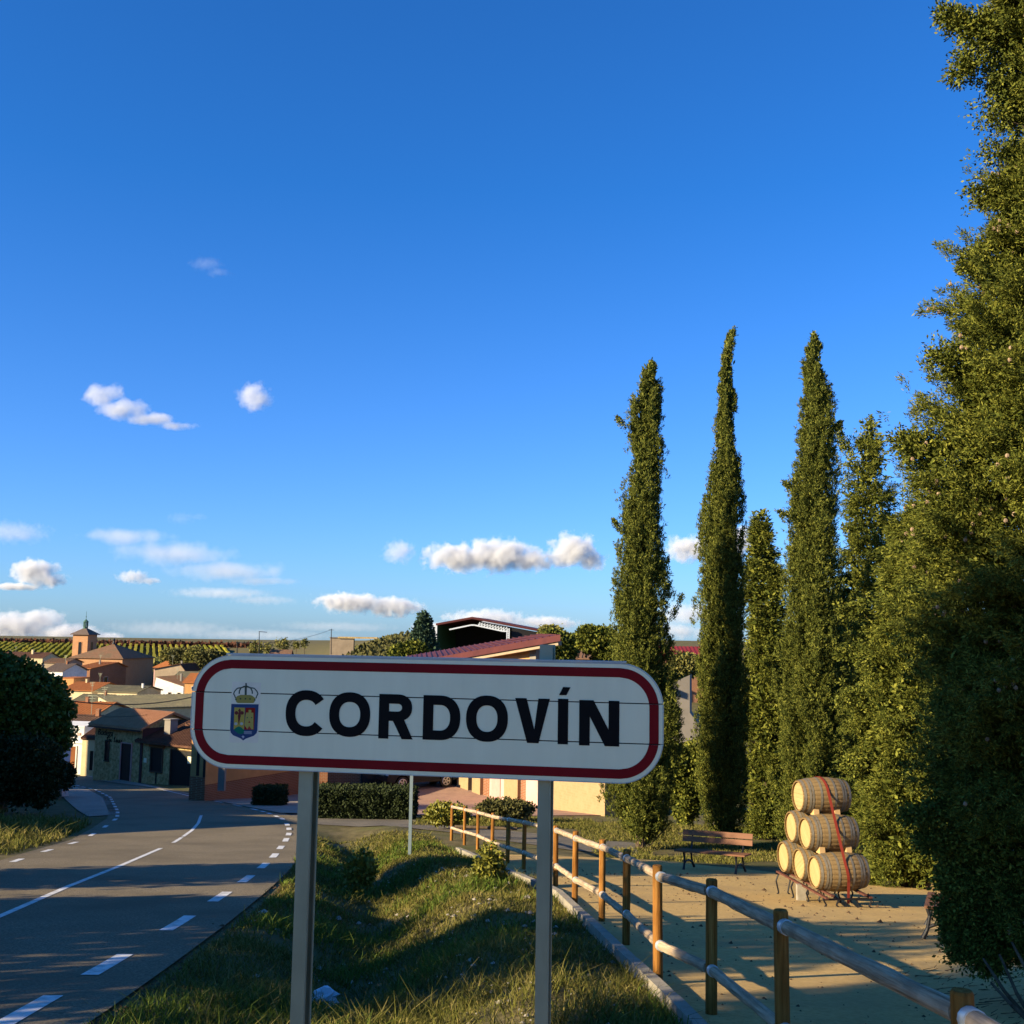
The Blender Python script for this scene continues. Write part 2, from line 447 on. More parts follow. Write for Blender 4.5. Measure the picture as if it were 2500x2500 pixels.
def lump(th, h, ph):
    return (np.sin(3 * th + 2.3 * h + ph) * 0.45 + np.sin(5 * th - 4.1 * h + 2.1 * ph) * 0.35 + np.sin(2 * th + 7.7 * h + 3.7 * ph) * 0.4 + np.sin(8 * th + 11 * h - ph) * 0.3)

def column_crown(base, H, prof, lean, n, m, leaf, rng, lumpy=0.16, up=0.75, zlo=0.02, Ls=0.8, k=24, fat=0.085, ph=0.0):
    """narrow cypress crown of upright sprigs; prof: [(t, radius)], lean: [(t, dx)]"""
    pt, pr = zip(*prof); lt, lx = zip(*lean)
    tt = np.linspace(zlo, 0.995, 400); w = np.interp(tt, pt, pr) + 0.05
    t = rng.choice(tt, n, p=w / w.sum()); th = rng.uniform(0, 2 * math.pi, n)
    R0 = np.interp(t, pt, pr); Rr = R0 * (1 + lumpy * lump(th, t * H * 0.55, ph)) * (1 + 0.35 * (rng.random(n) < 0.05))
    L_ = Ls * rng.uniform(0.6, 1.25, n) * np.clip(R0 / 0.5, 0.35, 1.2)
    u0 = rng.uniform(0.25, 0.95, n); u1 = np.minimum(1.04, u0 + rng.uniform(0.05, 0.3, n))
    i = np.repeat(np.arange(n), k); s = rng.beta(1.1, 1.1, len(i))
    r = Rr[i] * (u0[i] + (u1[i] - u0[i]) * np.sqrt(s)); th2 = th[i] + rng.normal(size=len(i)) * 0.06
    t2 = np.clip(t[i] + s * L_[i] / H, 0, 1.0)
    cap = np.interp(t2, pt, pr) * 1.25 + 0.04
    r = np.minimum(r, cap)
    C = np.stack([base[0] + np.interp(t2, lt, lx) + r * np.cos(th2), base[1] + r * np.sin(th2), base[2] + t2 * H], 1)
    C += rng.normal(size=C.shape) * (fat * (1.25 - s))[:, None] * np.clip(R0[i] / 0.4, 0.4, 1.2)[:, None]
    A = np.stack([np.cos(th2) * (1 - up), np.sin(th2) * (1 - up), np.full(len(i), up)], 1) + rng.normal(size=C.shape) * 0.25
    q = n * 4; ti = rng.choice(tt, q, p=w / w.sum()); thi = rng.uniform(0, 6.283, q); ri = np.interp(ti, pt, pr) * rng.uniform(0.05, 0.62, q)
    Ci = np.stack([base[0] + np.interp(ti, lt, lx) + ri * np.cos(thi), base[1] + ri * np.sin(thi), base[2] + ti * H], 1)
    inner = sprays(Ci, np.tile([0., 0, 1], (q, 1)), 7, 0.3, 0.08, leaf * 2, leaf * .8, rng, 0.6)
    return np.concatenate([sprays(C, A, m, 0.15, 0.03, leaf, leaf * 0.26, rng, 0.5), inner])

def branch_crown(base, H, prof, n_br, n_cl, m, leaf, rng, droop=0.0, rise=0.35, zlo=0.05, lean=((0, 0), (1, 0)), clump=0.2, ph=0.0, fat=0.13, sub=4, keep=None, inner=2.0):
    """looser conifer crown: boughs from the trunk that fork into fans, foliage along their outer parts"""
    pt, pr = zip(*prof); lt, lx = zip(*lean)
    tt = np.linspace(zlo, 0.99, 400); w = np.interp(tt, pt, pr) + 0.05
    t0 = rng.choice(tt, n_br, p=w / w.sum())
    th0 = rng.uniform(0, 2 * math.pi, n_br)
    Lb = np.interp(t0, pt, pr) * (rng.uniform(0.62, 1.10, n_br) + 0.14 * lump(th0, t0 * H * 0.4, ph))
    rs = rise + rng.normal(size=n_br) * 0.22
    # each bough carries side shoots
    j = np.repeat(np.arange(n_br), sub); nj = len(j)
    s0 = rng.uniform(0.25, 0.75, nj); dth = rng.normal(size=nj) * 0.55; ln_ = (1.02 - s0) * Lb[j] * rng.uniform(0.6, 1.1, nj); dz = rng.normal(size=nj) * 0.3
    i = np.repeat(np.arange(nj), n_cl); s = rng.beta(1.3, 1.1, len(i))
    r0 = Lb[j] * s0
    px = r0 * np.cos(th0[j]); py = r0 * np.sin(th0[j]); pz = t0[j] * H + r0 * rs[j] - droop * r0 * s0
    a = th0[j] + dth
    q = ln_[i] * s
    C = np.stack([px[i] + q * np.cos(a[i]), py[i] + q * np.sin(a[i]), pz[i] + q * (rs[j][i] + dz[i]) - droop * q * s * 1.2], 1)
    C[:, 2] = np.minimum(C[:, 2], H * 1.0)
    C[:, 0] += base[0] + np.interp(t0[j][i], lt, lx); C[:, 1] += base[1]; C[:, 2] += base[2]
    C += rng.normal(size=C.shape) * (fat * (1.15 - 0.7 * s))[:, None] * np.array([1, 1, 0.8])
    A = np.stack([np.cos(a[i]), np.sin(a[i]), rs[j][i] + dz[i] - droop * 1.5 * s], 1) + rng.normal(size=C.shape) * 0.35
    if keep is not None:
        sel = keep(C, rng); C, A = C[sel], A[sel]
    # sparse inner foliage
    k = len(C) // 4; ti = rng.choice(tt, k, p=w / w.sum()); thi = rng.uniform(0, 6.283, k); ri = np.interp(ti, pt, pr) * rng.uniform(0.05, 0.70, k)
    Ci = np.stack([base[0] + np.interp(ti, lt, lx) + ri * np.cos(thi), base[1] + ri * np.sin(thi), base[2] + ti * H], 1)
    Ai = np.stack([np.cos(thi), np.sin(thi), np.full(k, .3)], 1)
    V = np.concatenate([sprays(C, A, m, clump, clump * 0.28, leaf, leaf * 0.25, rng, 0.55), sprays(Ci, Ai, max(4, m // 2), clump * 1.6, clump * 0.5, leaf * inner, leaf * inner * 0.4, rng, 0.9)])
    return V, C

def blob_crown(parts, n, m, leaf, rng, broad=0.8, clump=0.3):
    """broadleaf crown or bush: parts [(cx,cy,cz,rx,ry,rz)]"""
    vol = np.array([p[3] * p[4] * p[5] for p in parts]) ** 0.67
    idx = rng.choice(len(parts), n, p=vol / vol.sum())
    Pp = np.array(parts)[idx]
    d = unit(rng.normal(size=(n, 3)))
    r = 1 - np.abs(rng.normal(size=n)) * 0.22
    r = np.clip(r + 0.12 * lump(np.arctan2(d[:, 1], d[:, 0]), d[:, 2] * 3, idx * 1.7), 0.1, 1.25)
    C = Pp[:, :3] + d * r[:, None] * Pp[:, 3:]
    A = d + rng.normal(size=(n, 3)) * 0.5 + np.array([0, 0, 0.25])
    return sprays(C, A, m, clump, leaf * 0.9, leaf, leaf * broad, rng, 1.0)

def trunk(parent, base, top, r0, r1, mat=None, name='trunk', wob=0.05, n=7):
    base, top = Vector(base), Vector(top); m = MB()
    pts = [base.lerp(top, i / 6) + Vector((random.uniform(-wob, wob), random.uniform(-wob, wob), 0)) * (0 if i == 0 else 1) for i in range(7)]
    m.path(pts, [r0 + (r1 - r0) * i / 6 for i in range(7)], n)
    return m.build(name, mat or M_bark, parent, smooth=True)

def patch(name, A, B, mat, nu=8, lift=0.02, kind='structure', step=1.0, parent=None, skirt=0.0):
    """ground sheet lofted between two polylines of (x, y), draped on the ground"""
    def res(P, n):
        P = [Vector((p[0], p[1], 0)) for p in P]
        d = [0]
        for a, b in zip(P, P[1:]): d.append(d[-1] + (b - a).length)
        out = []
        for i in range(n):
            s = d[-1] * i / (n - 1)
            out.append((float(np.interp(s, d, [p.x for p in P])), float(np.interp(s, d, [p.y for p in P]))))
        return out
    LA = sum(math.dist(A[i][:2], A[i + 1][:2]) for i in range(len(A) - 1))
    n = max(2, int(LA / step) + 1)
    a, b = res(A, n), res(B, n)
    m = MB(); vs = []
    for i in range(n):
        for j in range(nu + 1):
            t = j / nu; x = a[i][0] + (b[i][0] - a[i][0]) * t; y = a[i][1] + (b[i][1] - a[i][1]) * t
            vs.append((x, y, G(x, y) + lift))
    fs = [(i * (nu + 1) + j, i * (nu + 1) + j + 1, (i + 1) * (nu + 1) + j + 1, (i + 1) * (nu + 1) + j) for i in range(n - 1) for j in range(nu)]
    m.add(vs, fs)
    me_n = sum((Vector(vs[f[1]]) - Vector(vs[f[0]])).cross(Vector(vs[f[2]]) - Vector(vs[f[0]])).z for f in fs[:4])
    if me_n < 0: m.f = [f[::-1] for f in m.f]
    return m.build(name, mat, parent, kind=kind if parent is None else None, smooth='all')

# ================================================================ the setting
def lines(*segs):
    out = []
    for a, b, s in segs:
        n = max(1, int(round((b - a) / s)))
        out += [a + (b - a) * i / n for i in range(n)]
    return out + [segs[-1][1]]

gx = lines((-1400, -300, 110), (-300, -80, 20), (-80, -16, 2), (-16, 14, 0.3), (14, 60, 2), (60, 300, 20), (300, 1400, 110))
gy = lines((-60, 0, 4), (0, 7, 0.7), (7, 44, 0.28), (44, 110, 1.1), (110, 640, 8), (640, 1500, 60))
gm = MB()
nx = len(gx)
gm.add([(x, y, G(x, y)) for y in gy for x in gx],
       [(j * nx + i, j * nx + i + 1, (j + 1) * nx + i + 1, (j + 1) * nx + i) for j in range(len(gy) - 1) for i in range(nx - 1)])
M_ground = mk("soil_and_turf", [(0.075, 0.062, 0.026), (0.135, 0.110, 0.045), (0.20, 0.155, 0.075)], scale=2.2, rough=0.95, bump=0.8, bscale=14, mott=((0.085, 0.095, 0.022), 0.55, 0.75))
gm.build("ground", M_ground, kind='structure', smooth='all')

def P2(L): return [tuple(gp(x, y)[:2]) for x, y in L]
def extend(P, d0):
    (x0, y0), (x1, y1) = P[0], P[1]
    L = math.hypot(x0 - x1, y0 - y1)
    return [(x0 + (x0 - x1) / L * d0 * 0.75, y0 + (y0 - y1) / L * d0)] + P
def shift(P, k):
    out = []
    for i in range(len(P)):
        a, b = P[max(0, i - 1)], P[min(len(P) - 1, i + 1)]
        dx, dy = b[0] - a[0], b[1] - a[1]; L = math.hypot(dx, dy)
        out.append((P[i][0] + dy / L * k, P[i][1] - dx / L * k))
    return out

DASH_PX = [(70, 2475), (265, 2362), (437, 2259), (538, 2194), (602, 2150), (644, 2117), (670, 2092), (685, 2072), (698, 2053), (705, 2039), (706, 2026), (701, 2015), (689, 2001), (675, 1995), (658, 1988), (642, 1983), (621, 1978), (580, 1968), (534, 1959), (493, 1952)]
right_line = P2(DASH_PX + [(447, 1941), (331, 1914), (265, 1902), (190, 1893)])
left_line = P2([(4, 2117), (95, 2086), (207, 2051), (252, 2024), (286, 1999), (287, 1983), (269, 1948), (232, 1929), (195, 1921), (150, 1906)])
RB = shift(extend(right_line, 45), 0.62)
LB = shift(extend(extend(left_line, 14), 30), -0.35)
road = patch("road", RB, LB, M_asph, nu=10, lift=0.03, step=0.8)

def ribbon(name, P, w, mat, parent, lift, step=0.5):
    return patch(name, shift(P, w / 2), shift(P, -w / 2), mat, nu=1, lift=lift, step=step, parent=parent)
def along(P, a, b):
    d = [0]
    for p, q in zip(P, P[1:]): d.append(d[-1] + math.dist(p, q))
    f = lambda s: (float(np.interp(s, d, [p[0] for p in P])), float(np.interp(s, d, [p[1] for p in P])))
    n = max(2, int((b - a) / 0.4) + 1)
    return [f(a + (b - a) * i / (n - 1)) for i in range(n)]
dd = [0]
for p, q in zip(right_line, right_line[1:]): dd.append(dd[-1] + math.dist(p, q))
for i in range(len(DASH_PX)):
    per = (dd[i + 1] - dd[i]) if i == 0 else (dd[i + 1] - dd[i - 1]) / 2
    per = min(per, 4.2)
    a, b = dd[i] - per * 0.23, dd[i] + per * 0.23
    if i == 0:
        (x0, y0), (x1, y1) = right_line[0], right_line[1]
        L = dd[1]; k = per * 0.26
        seg = [(x0 - (x1 - x0) / L * k, y0 - (y1 - y0) / L * k), (x0 + (x1 - x0) / L * k, y0 + (y1 - y0) / L * k)]
    else: seg = along(right_line, a, b)
    ribbon("lane_dash", seg, 0.17, M_paint, road, 0.036)
ribbon("edge_line", along(right_line, dd[len(DASH_PX)] - 2, dd[-1]), 0.12, M_paint, road, 0.036)
cl = P2([(0, 2243), (166, 2169), (290, 2119), (393, 2074), (433, 2054), (447, 2045), (468, 2030), (484, 2012), (491, 1993)])
cd = [0]
for p, q in zip(cl, cl[1:]): cd.append(cd[-1] + math.dist(p, q))
ribbon("centre_line", extend(cl, 22)[:2] + along(cl, 0.3, cd[3]), 0.11, M_paint, road, 0.036)
ribbon("centre_line", along(cl, cd[4] - 1.0, cd[4] + 1.0), 0.11, M_paint, road, 0.036)
ribbon("centre_line", along(cl, cd[5], cd[8]), 0.11, M_paint, road, 0.036)
ld = [0]
for p, q in zip(left_line, left_line[1:]): ld.append(ld[-1] + math.dist(p, q))
s = 1.0
while s < ld[-1] - 2:
    ribbon("lane_dash", along(left_line, s, s + 1.0), 0.14, M_paint, road, 0.036)
    s += 2.1 if s > 16 else 3.4

# side road, plaza, pavements, sand
side_near = P2([(700, 2008), (760, 2013), (830, 2017), (900, 2019), (1000, 2023), (1090, 2032), (1200, 2050), (1400, 2078), (1560, 2090)])
side_far = P2([(690, 1990), (760, 1990), (830, 1992), (900, 1994), (1000, 2000), (1100, 2011), (1200, 2025), (1400, 2048), (1560, 2060)])
patch("side_road", side_near, side_far, M_asph2, nu=6, lift=0.022)
pv_far = [at(228, 1884, 79), at(344, 1897, 70.5), at(480, 1916, 60), at(545, 1926, 57), at(720, 1916, 61.5), at(885, 1910, 65)]
patch("pavement", P2([(262, 1900), (331, 1912), (447, 1939), (493, 1950), (560, 1964), (621, 1976), (690, 1989), (760, 1989), (890, 1986)]), [(p.x, p.y + 0.6) for p in pv_far], M_pave, nu=8, lift=0.06)
patch("pavement", P2([(287, 1990), (284, 1975), (266, 1946), (230, 1928), (193, 1920), (150, 1906)]), P2([(215, 1995), (190, 1980), (165, 1958), (148, 1940), (135, 1926), (118, 1909)]), M_pave, nu=5, lift=0.03)
patch("plaza", P2([(1000, 1991), (1130, 1993), (1250, 1994), (1400, 1992), (1480, 1992)]), P2([(985, 1908), (1095, 1904), (1200, 1912), (1360, 1935), (1470, 1955)]), M_plaza, nu=8, lift=0.03)

# sand walk beside the fence, with its kerbstones
FX = lambda y: float(np.interp(y, XF_Y, XF_X))
sand_l = [(FX(y) + 0.16, y) for y in lines((0, 30, 1))]
sand_r = [(float(np.interp(y, [0, 14, 22, 27, 30], [13, 13, 11, 7, 4.0])), y) for y in lines((0, 30, 1))]
patch("sand_path", sand_l, sand_r, M_sand, nu=40, lift=0.022, step=0.5)
kerb = bpy.data.objects.new("kerb", None); COL.objects.link(kerb); kerb['kind'] = 'structure'
y = 2.0
while y < 31:
    a, b = y, y + 0.97
    m = MB(); pa = Vector((FX(a) + 0.10, a, G(FX(a) + 0.3, a) + 0.03)); pb = Vector((FX(b) + 0.10, b, G(FX(b) + 0.3, b) + 0.03))
    m.bar(pa + Vector((0, 0, random.uniform(-.008, .008))), pb, 0.115, 0.20)
    m.build("kerbstone", M_conc, kerb)
    y += 1.0

# ================================================================ town sign
SL, SR = at(466, 1740, 5.30), at(1620, 1790, 4.93)
SU = Vector((SR.x - SL.x, SR.y - SL.y, 0)); SW = SU.length; SU.normalize()
SN = Vector((SU.y, -SU.x, 0))                       # face normal, towards the road user
SZ = (at(1040, 1616, 5.11).z + at(1040, 1888, 5.11).z) / 2
SC = Vector(((SL.x + SR.x) / 2, (SL.y + SR.y) / 2, SZ))
SH, SRAD = 0.525, 0.195
def suv(px, py):
    r = ray(px, py); t = SC.dot(SN) / r.dot(SN); p = r * t - SC
    return p.dot(SU), p.z
def sp(u, v, o=0.0): return SC + SU * u + Vector((0, 0, v)) + SN * o
sign = thing("town_sign", "white town sign reading CORDOVÍN with red border and coat of arms", "road sign", (SC.x, SC.y, G(SC.x, SC.y)))
def hw(v, inset):
    r = SRAD - inset; hh = SH / 2 - inset; w2 = SW / 2 - inset
    a = abs(v) - (hh - r)
    if a <= 0: return w2
    if a >= r: return None if a > r + 1e-6 else w2 - r
    return w2 - r + math.sqrt(r * r - a * a)
def rows(v0, v1, n=44):
    return [v0 + (v1 - v0) * (0.5 - 0.5 * math.cos(math.pi * i / n)) for i in range(n + 1)]
def rr_band(m, v0, v1, i0, i1, o):
    """part of the rounded ring between insets i0 and i1 lying in v0..v1"""
    vs = sorted(set(rows(v0, v1) + [s * (SH / 2 - i) for s in (-1, 1) for i in (i0, i1) if v0 < s * (SH / 2 - i) < v1]))
    vs = [v for v in vs if hw(v, i0) is not None]
    for a, b in zip(vs, vs[1:]):
        mid = (a + b) / 2
        oa, ob = hw(a, i0), hw(b, i0)
        if hw(mid, i1) is None:
            m.add([sp(-oa, a, o), sp(oa, a, o), sp(ob, b, o), sp(-ob, b, o)], [(0, 1, 2, 3)])
        else:
            ia, ib = (hw(v, i1) if hw(v, i1) is not None else SW / 2 - SRAD for v in (a, b))
            m.add([sp(-oa, a, o), sp(-ia, a, o), sp(-ib, b, o), sp(-ob, b, o)], [(0, 1, 2, 3)])
            m.add([sp(ia, a, o), sp(oa, a, o), sp(ob, b, o), sp(ib, b, o)], [(0, 1, 2, 3)])
for k in range(3):
    v0, v1 = -SH / 2 + k * SH / 3 + (0.0024 if k else 0), -SH / 2 + (k + 1) * SH / 3 - (0.0024 if k < 2 else 0)
    vs = rows(v0, v1)
    prof = [(-hw(v, 0), v) for v in vs] + [(hw(v, 0), v) for v in reversed(vs)]
    m = MB().prism([sp(u, v) for u, v in prof], -SN * 0.03)
    slat = m.build("slat", M_white, sign)
    for sd in ((0,) if k != 1 else (-1, 1)):
        for i0, i1, o, nm, mt in ((0.021, 0.062, 0.0012, "border", M_red), (0.0, 0.004, 0.0008, "edge_trim", M_alu)):
            m = MB(); rr_band(m, v0, v1, i0, i1, o)
            if sd: m.f = [f for f in m.f if sum((Vector(m.v[q]) - SC).dot(SU) for q in f) * sd > 0]
            m.build(nm, mt, slat, weld=True)
for v in (-SH / 6, SH / 6): MB().box(sp(0, v, -0.014), (SW - 0.03, 0.02, 0.012), (SU, -SN, Vector((0, 0, 1)))).build("seam", M_black, sign)
m = MB().box(sp(-SW / 2 + SRAD + (SW - 2 * SRAD) / 2, SH / 2 + 0.005, -0.016), (SW - 2 * SRAD + 0.06, 0.036, 0.008), (SU, -SN, Vector((0, 0, 1))))
m.build("top_lip", M_alu, sign)

def ell(cu, cv, ru, rv, a, p=2.25):
    c, s = math.cos(a), math.sin(a)
    return cu + ru * math.copysign(abs(c) ** (2 / p), c), cv + rv * math.copysign(abs(s) ** (2 / p), s)
def ring(m, cu, cv, ru, rv, st, a0, a1, n, o, st2=None):
    for i in range(n):
        q = [ell(cu, cv, ru, rv, a0 + (a1 - a0) * t / n) for t in (i, i + 1)]
        w = [ell(cu, cv, ru - st, rv - (st2 or st), a0 + (a1 - a0) * t / n) for t in (i, i + 1)]
        m.add([sp(*q[0], o), sp(*q[1], o), sp(*w[1], o), sp(*w[0], o)], [(0, 1, 2, 3)])
def quad(m, pts, o): m.add([sp(u, v, o) for u, v in pts], [tuple(range(len(pts)))])
LET = [('C', 698, 1685, 794, 1797), ('O', 804, 1690, 904, 1799), ('R', 925, 1695, 1009, 1804), ('D', 1033, 1698, 1124, 1807), ('O', 1138, 1698, 1240, 1811), ('V', 1257, 1705, 1342, 1814), ('I', 1362, 1706, 1387, 1817), ('N', 1414, 1710, 1512, 1821)]
OF = 0.0020
for ch, x0, y0, x1, y1 in LET:
    ym = (y0 + y1) / 2; xm = (x0 + x1) / 2
    a = suv(x0, ym)[0]; b = suv(x1, ym)[0]; t = suv(xm, y0)[1]; d = suv(xm, y1)[1]
    cu, cv, ru, rv = (a + b) / 2, (t + d) / 2, (b - a) / 2, (t - d) / 2
    st = 0.0475; m = MB()
    if ch == 'O': ring(m, cu, cv, ru, rv, st, 0, 2 * math.pi, 48, OF, st * 0.93)
    elif ch == 'C':
        ru *= 1.05; cu += 0.004
        ring(m, cu, cv, ru, rv, st, R(36), R(322), 40, OF, st * 0.93)
    elif ch == 'R':
        quad(m, [(a, d), (a + st, d), (a + st, t), (a, t)], OF)
        hb = (t - d) * 0.60; bc = t - hb / 2
        quad(m, [(a + st, t - st * 0.9), (cu + 0.005, t - st * 0.9), (cu + 0.005, t), (a + st, t)], OF)
        quad(m, [(a + st, t - hb), (cu + 0.005, t - hb), (cu + 0.005, t - hb + st * 0.9), (a + st, t - hb + st * 0.9)], OF)
        ring(m, cu + 0.005, bc, b - cu - 0.011, hb / 2, st, -math.pi / 2, math.pi / 2, 20, OF, st * 0.9)
        quad(m, [(b - 0.052, d), (b, d), (cu + 0.036, t - hb + 0.012), (cu - 0.016, t - hb + 0.004)], OF + 0.0002)
    elif ch == 'D':
        quad(m, [(a, d), (a + st, d), (a + st, t), (a, t)], OF)
        quad(m, [(a + st, t - st * 0.9), (cu - 0.008, t - st * 0.9), (cu - 0.008, t), (a + st, t)], OF)
        quad(m, [(a + st, d), (cu - 0.008, d), (cu - 0.008, d + st * 0.9), (a + st, d + st * 0.9)], OF)
        ring(m, cu - 0.008, cv, b - cu + 0.008, rv, st, -math.pi / 2, math.pi / 2, 24, OF, st * 0.9)
    elif ch == 'V':
        k = 0.052
        quad(m, [(cu - 0.022, d), (cu + 0.010, d), (cu + 0.010, d + 0.06), (a + k, t), (a, t)], OF)
        quad(m, [(cu + 0.010, d), (cu + 0.030, d), (b, t), (b - k, t), (cu + 0.010, d + 0.06)], OF)
    elif ch == 'I':
        quad(m, [(a, d), (b, d), (b, t), (a, t)], OF)
        q = [suv(*p) for p in ((1365, 1697), (1383, 1697), (1393, 1678), (1375, 1677))]
        quad(m, q, OF)
    elif ch == 'N':
        quad(m, [(a, d), (a + st, d), (a + st, t), (a, t)], OF)
        quad(m, [(b - st, d), (b, d), (b, t), (b - st, t)], OF)
        quad(m, [(b - st - 0.016, d), (b - st, d), (b - st, d + 0.072), (a + st + 0.016, t), (a + st, t), (a + st, t - 0.072)], OF)
    m.build("letter", M_black, sign, label="black capital letter " + ('Í' if ch == 'I' else ch))

# coat of arms, drawn from pixel outlines of the plate on the sign face
CR = lambda x, y: suv(540 + x / 10.733, 1650 + y / 10.733)
crest = MB().add([sp(*CR(*p), 0.0010) for p in ((215, 1745), (965, 1755), (1050, 180), (290, 150))], [(0, 1, 2, 3)]).build("coat_of_arms", flat("crest_film", (0.86, 0.78, 0.58), rough=0.6, spec=.1), sign)
def cpoly(name, pts, col, o, mat=None):
    m = MB().add([sp(*CR(*p), o) for p in pts], [tuple(range(len(pts)))])
    return m.build(name, mat or flat("crest_%02x%02x%02x" % tuple(int(c * 255) for c in col), col, rough=0.7, spec=.08), crest)
navy, gold, dred, green, dgreen = (0.035, 0.07, 0.16), (0.48, 0.36, 0.07), (0.30, 0.02, 0.012), (0.01, 0.17, 0.10), (0.02, 0.06, 0.03)
cpoly("shield", [(270, 735), (985, 745), (950, 1440), (930, 1500), (860, 1570), (720, 1620), (640, 1650), (580, 1695), (520, 1645), (420, 1600), (320, 1560), (255, 1490), (235, 1410)], navy, 0.0014)
cpoly("gold_field", [(350, 825), (625, 835), (600, 1420), (330, 1405)], gold, 0.0018)
cpoly("red_field", [(645, 835), (895, 840), (865, 1410), (610, 1410)], dred, 0.0018)
cpoly("mountain", [(330, 1410), (400, 1350), (470, 1320), (530, 1345), (600, 1410), (600, 1490), (530, 1525), (450, 1510)], green, 0.0021)
m = MB()
def cp(m, pts, o): m.add([sp(*CR(*p), o) for p in pts], [tuple(range(len(pts)))])
cp(m, [(490, 850), (525, 910), (505, 945), (520, 1050), (462, 1290), (440, 1050), (470, 945), (445, 905)], 0.0023)
for cx in (405, 548):
    cp(m, [(cx + 52 * math.cos(k * math.pi / 4), 970 + 52 * math.sin(k * math.pi / 4)) for k in range(8)], 0.0024)
cp(m, [(355, 960), (600, 965), (600, 990), (355, 985)], 0.0026)
m.build("cross", flat("crest_cross", (0.13, 0.012, 0.010), rough=0.5), crest)
m = MB()
cp(m, [(640, 1050), (850, 1055), (850, 1400), (690, 1400), (615, 1290)], 0.0023)
cp(m, [(660, 960), (850, 965), (850, 1056), (640, 1050)], 0.0024)
cp(m, [(725, 890), (795, 892), (795, 962), (725, 960)], 0.0025)
m.build("castle", flat("crest_castle", (0.42, 0.34, 0.07), rough=0.45), crest)
m = MB()
for q in ([(690, 1400), (740, 1310), (800, 1400)], [(712, 1230), (742, 1170), (775, 1232)]): cp(m, q, 0.0028)
m.build("castle_gate", flat("crest_gate", (0.34, 0.03, 0.015), rough=0.5), crest)
m = MB()
for cx in (690, 806): cp(m, [(cx + 17 * math.cos(k * math.pi / 3), 1095 + 20 * math.sin(k * math.pi / 3)) for k in range(6)], 0.0028)
m.build("castle_window", flat("crest_window", (0.02, 0.10, 0.05), rough=0.5), crest)
m = MB()
for cx in (390, 540): cp(m, [(cx + 42 * math.cos(k * math.pi / 5), 1255 + 38 * math.sin(k * math.pi / 5)) for k in range(10)], 0.0026)
m.build("shell", flat("crest_shell", (0.45, 0.50, 0.46), rough=0.5), crest)
m = MB()
for yy in (1450, 1478, 1508): cp(m, [(600, yy), (815, yy + 4), (800, yy + 13), (600, yy + 9)], 0.0021)
cp(m, [(575, 1550), (590, 1585), (630, 1600), (590, 1610), (577, 1650), (565, 1605), (530, 1595), (567, 1585)], 0.0021)
m.build("river", flat("crest_river", (0.6, 0.64, 0.62), rough=0.5), crest)
m = MB()
cp(m, [(400, 690), (440, 712), (840, 715), (875, 690), (905, 590), (820, 520), (760, 500), (640, 500), (520, 495), (420, 530), (375, 590)], 0.0014)
m.build("crown_base", flat("crest_crown", (0.33, 0.27, 0.05), rough=0.5), crest)
m = MB()
def cstroke(m, pts, w, o=0.0016):
    for a, b in zip(pts, pts[1:]):
        dx, dy = b[0] - a[0], b[1] - a[1]; L = math.hypot(dx, dy); x, yv = -dy / L * w / 2, dx / L * w / 2
        cp(m, [(a[0] + x, a[1] + yv), (a[0] - x, a[1] - yv), (b[0] - x, b[1] - yv), (b[0] + x, b[1] + yv)], o)
for sgn in (-1, 1):
    cstroke(m, [(648 + sgn * 5, 280), (648 + sgn * 120, 310), (648 + sgn * 220, 325), (648 + sgn * 290, 400), (648 + sgn * 320, 470), (648 + sgn * 290, 520), (648 + sgn * 265, 590)], 30)
    cstroke(m, [(648 + sgn * 30, 270), (648 + sgn * 130, 320), (648 + sgn * 168, 400), (648 + sgn * 172, 470)], 34)
cstroke(m, [(655, 190), (655, 300)], 40); cstroke(m, [(648, 260), (645, 500)], 56)
m.build("crown_arches", flat("crest_crown_dark", (0.06, 0.085, 0.055), rough=0.5), crest)
m = MB()
for cx, cy in ((510, 600), (640, 600), (760, 605), (390, 620), (885, 630)): cp(m, [(cx + 24 * math.cos(k * math.pi / 3), cy + 22 * math.sin(k * math.pi / 3)) for k in range(6)], 0.0018)
m.build("crown_jewel", flat("crest_jewel", dgreen, rough=0.4), crest)

def sign_post(px0, px1, py, top_v):
    u0, u1 = suv(px0, py)[0], suv(px1, py)[0]
    u0 *= 1.004; w = u1 - u0; D = 0.105; tk = 0.006
    c = SC + SU * ((u0 + u1) / 2) - SN * 0.034
    zt = SC.z + top_v; zb = G(c.x, c.y) - 0.3
    m = MB(); Z = Vector((0, 0, 1)); ax = (SU, -SN, Z); zc, h = (zt + zb) / 2, zt - zb
    base = Vector((c.x, c.y, zc))
    m.box(base - SN * (tk / 2), (w, tk, h), ax)                                            # front flange
    m.box(base - SU * (w / 2 - tk / 2) - SN * (D / 2), (tk, D - 2 * tk, h), ax)             # web on the far side
    m.box(base - SN * (D - tk / 2), (w, tk, h), ax)                                        # rear flange
    for k in (tk, D - tk): m.box(base + SU * (w / 2 - tk / 2) - SN * (k + (0.007 if k < 0.05 else -0.007)), (tk, 0.013, h), ax)
    return m.build("post", M_galv, sign)
sign_post(721, 752, 1990, SH / 2 - 0.03)
sign_post(1308, 1341, 2000, SH / 2 + 0.075)

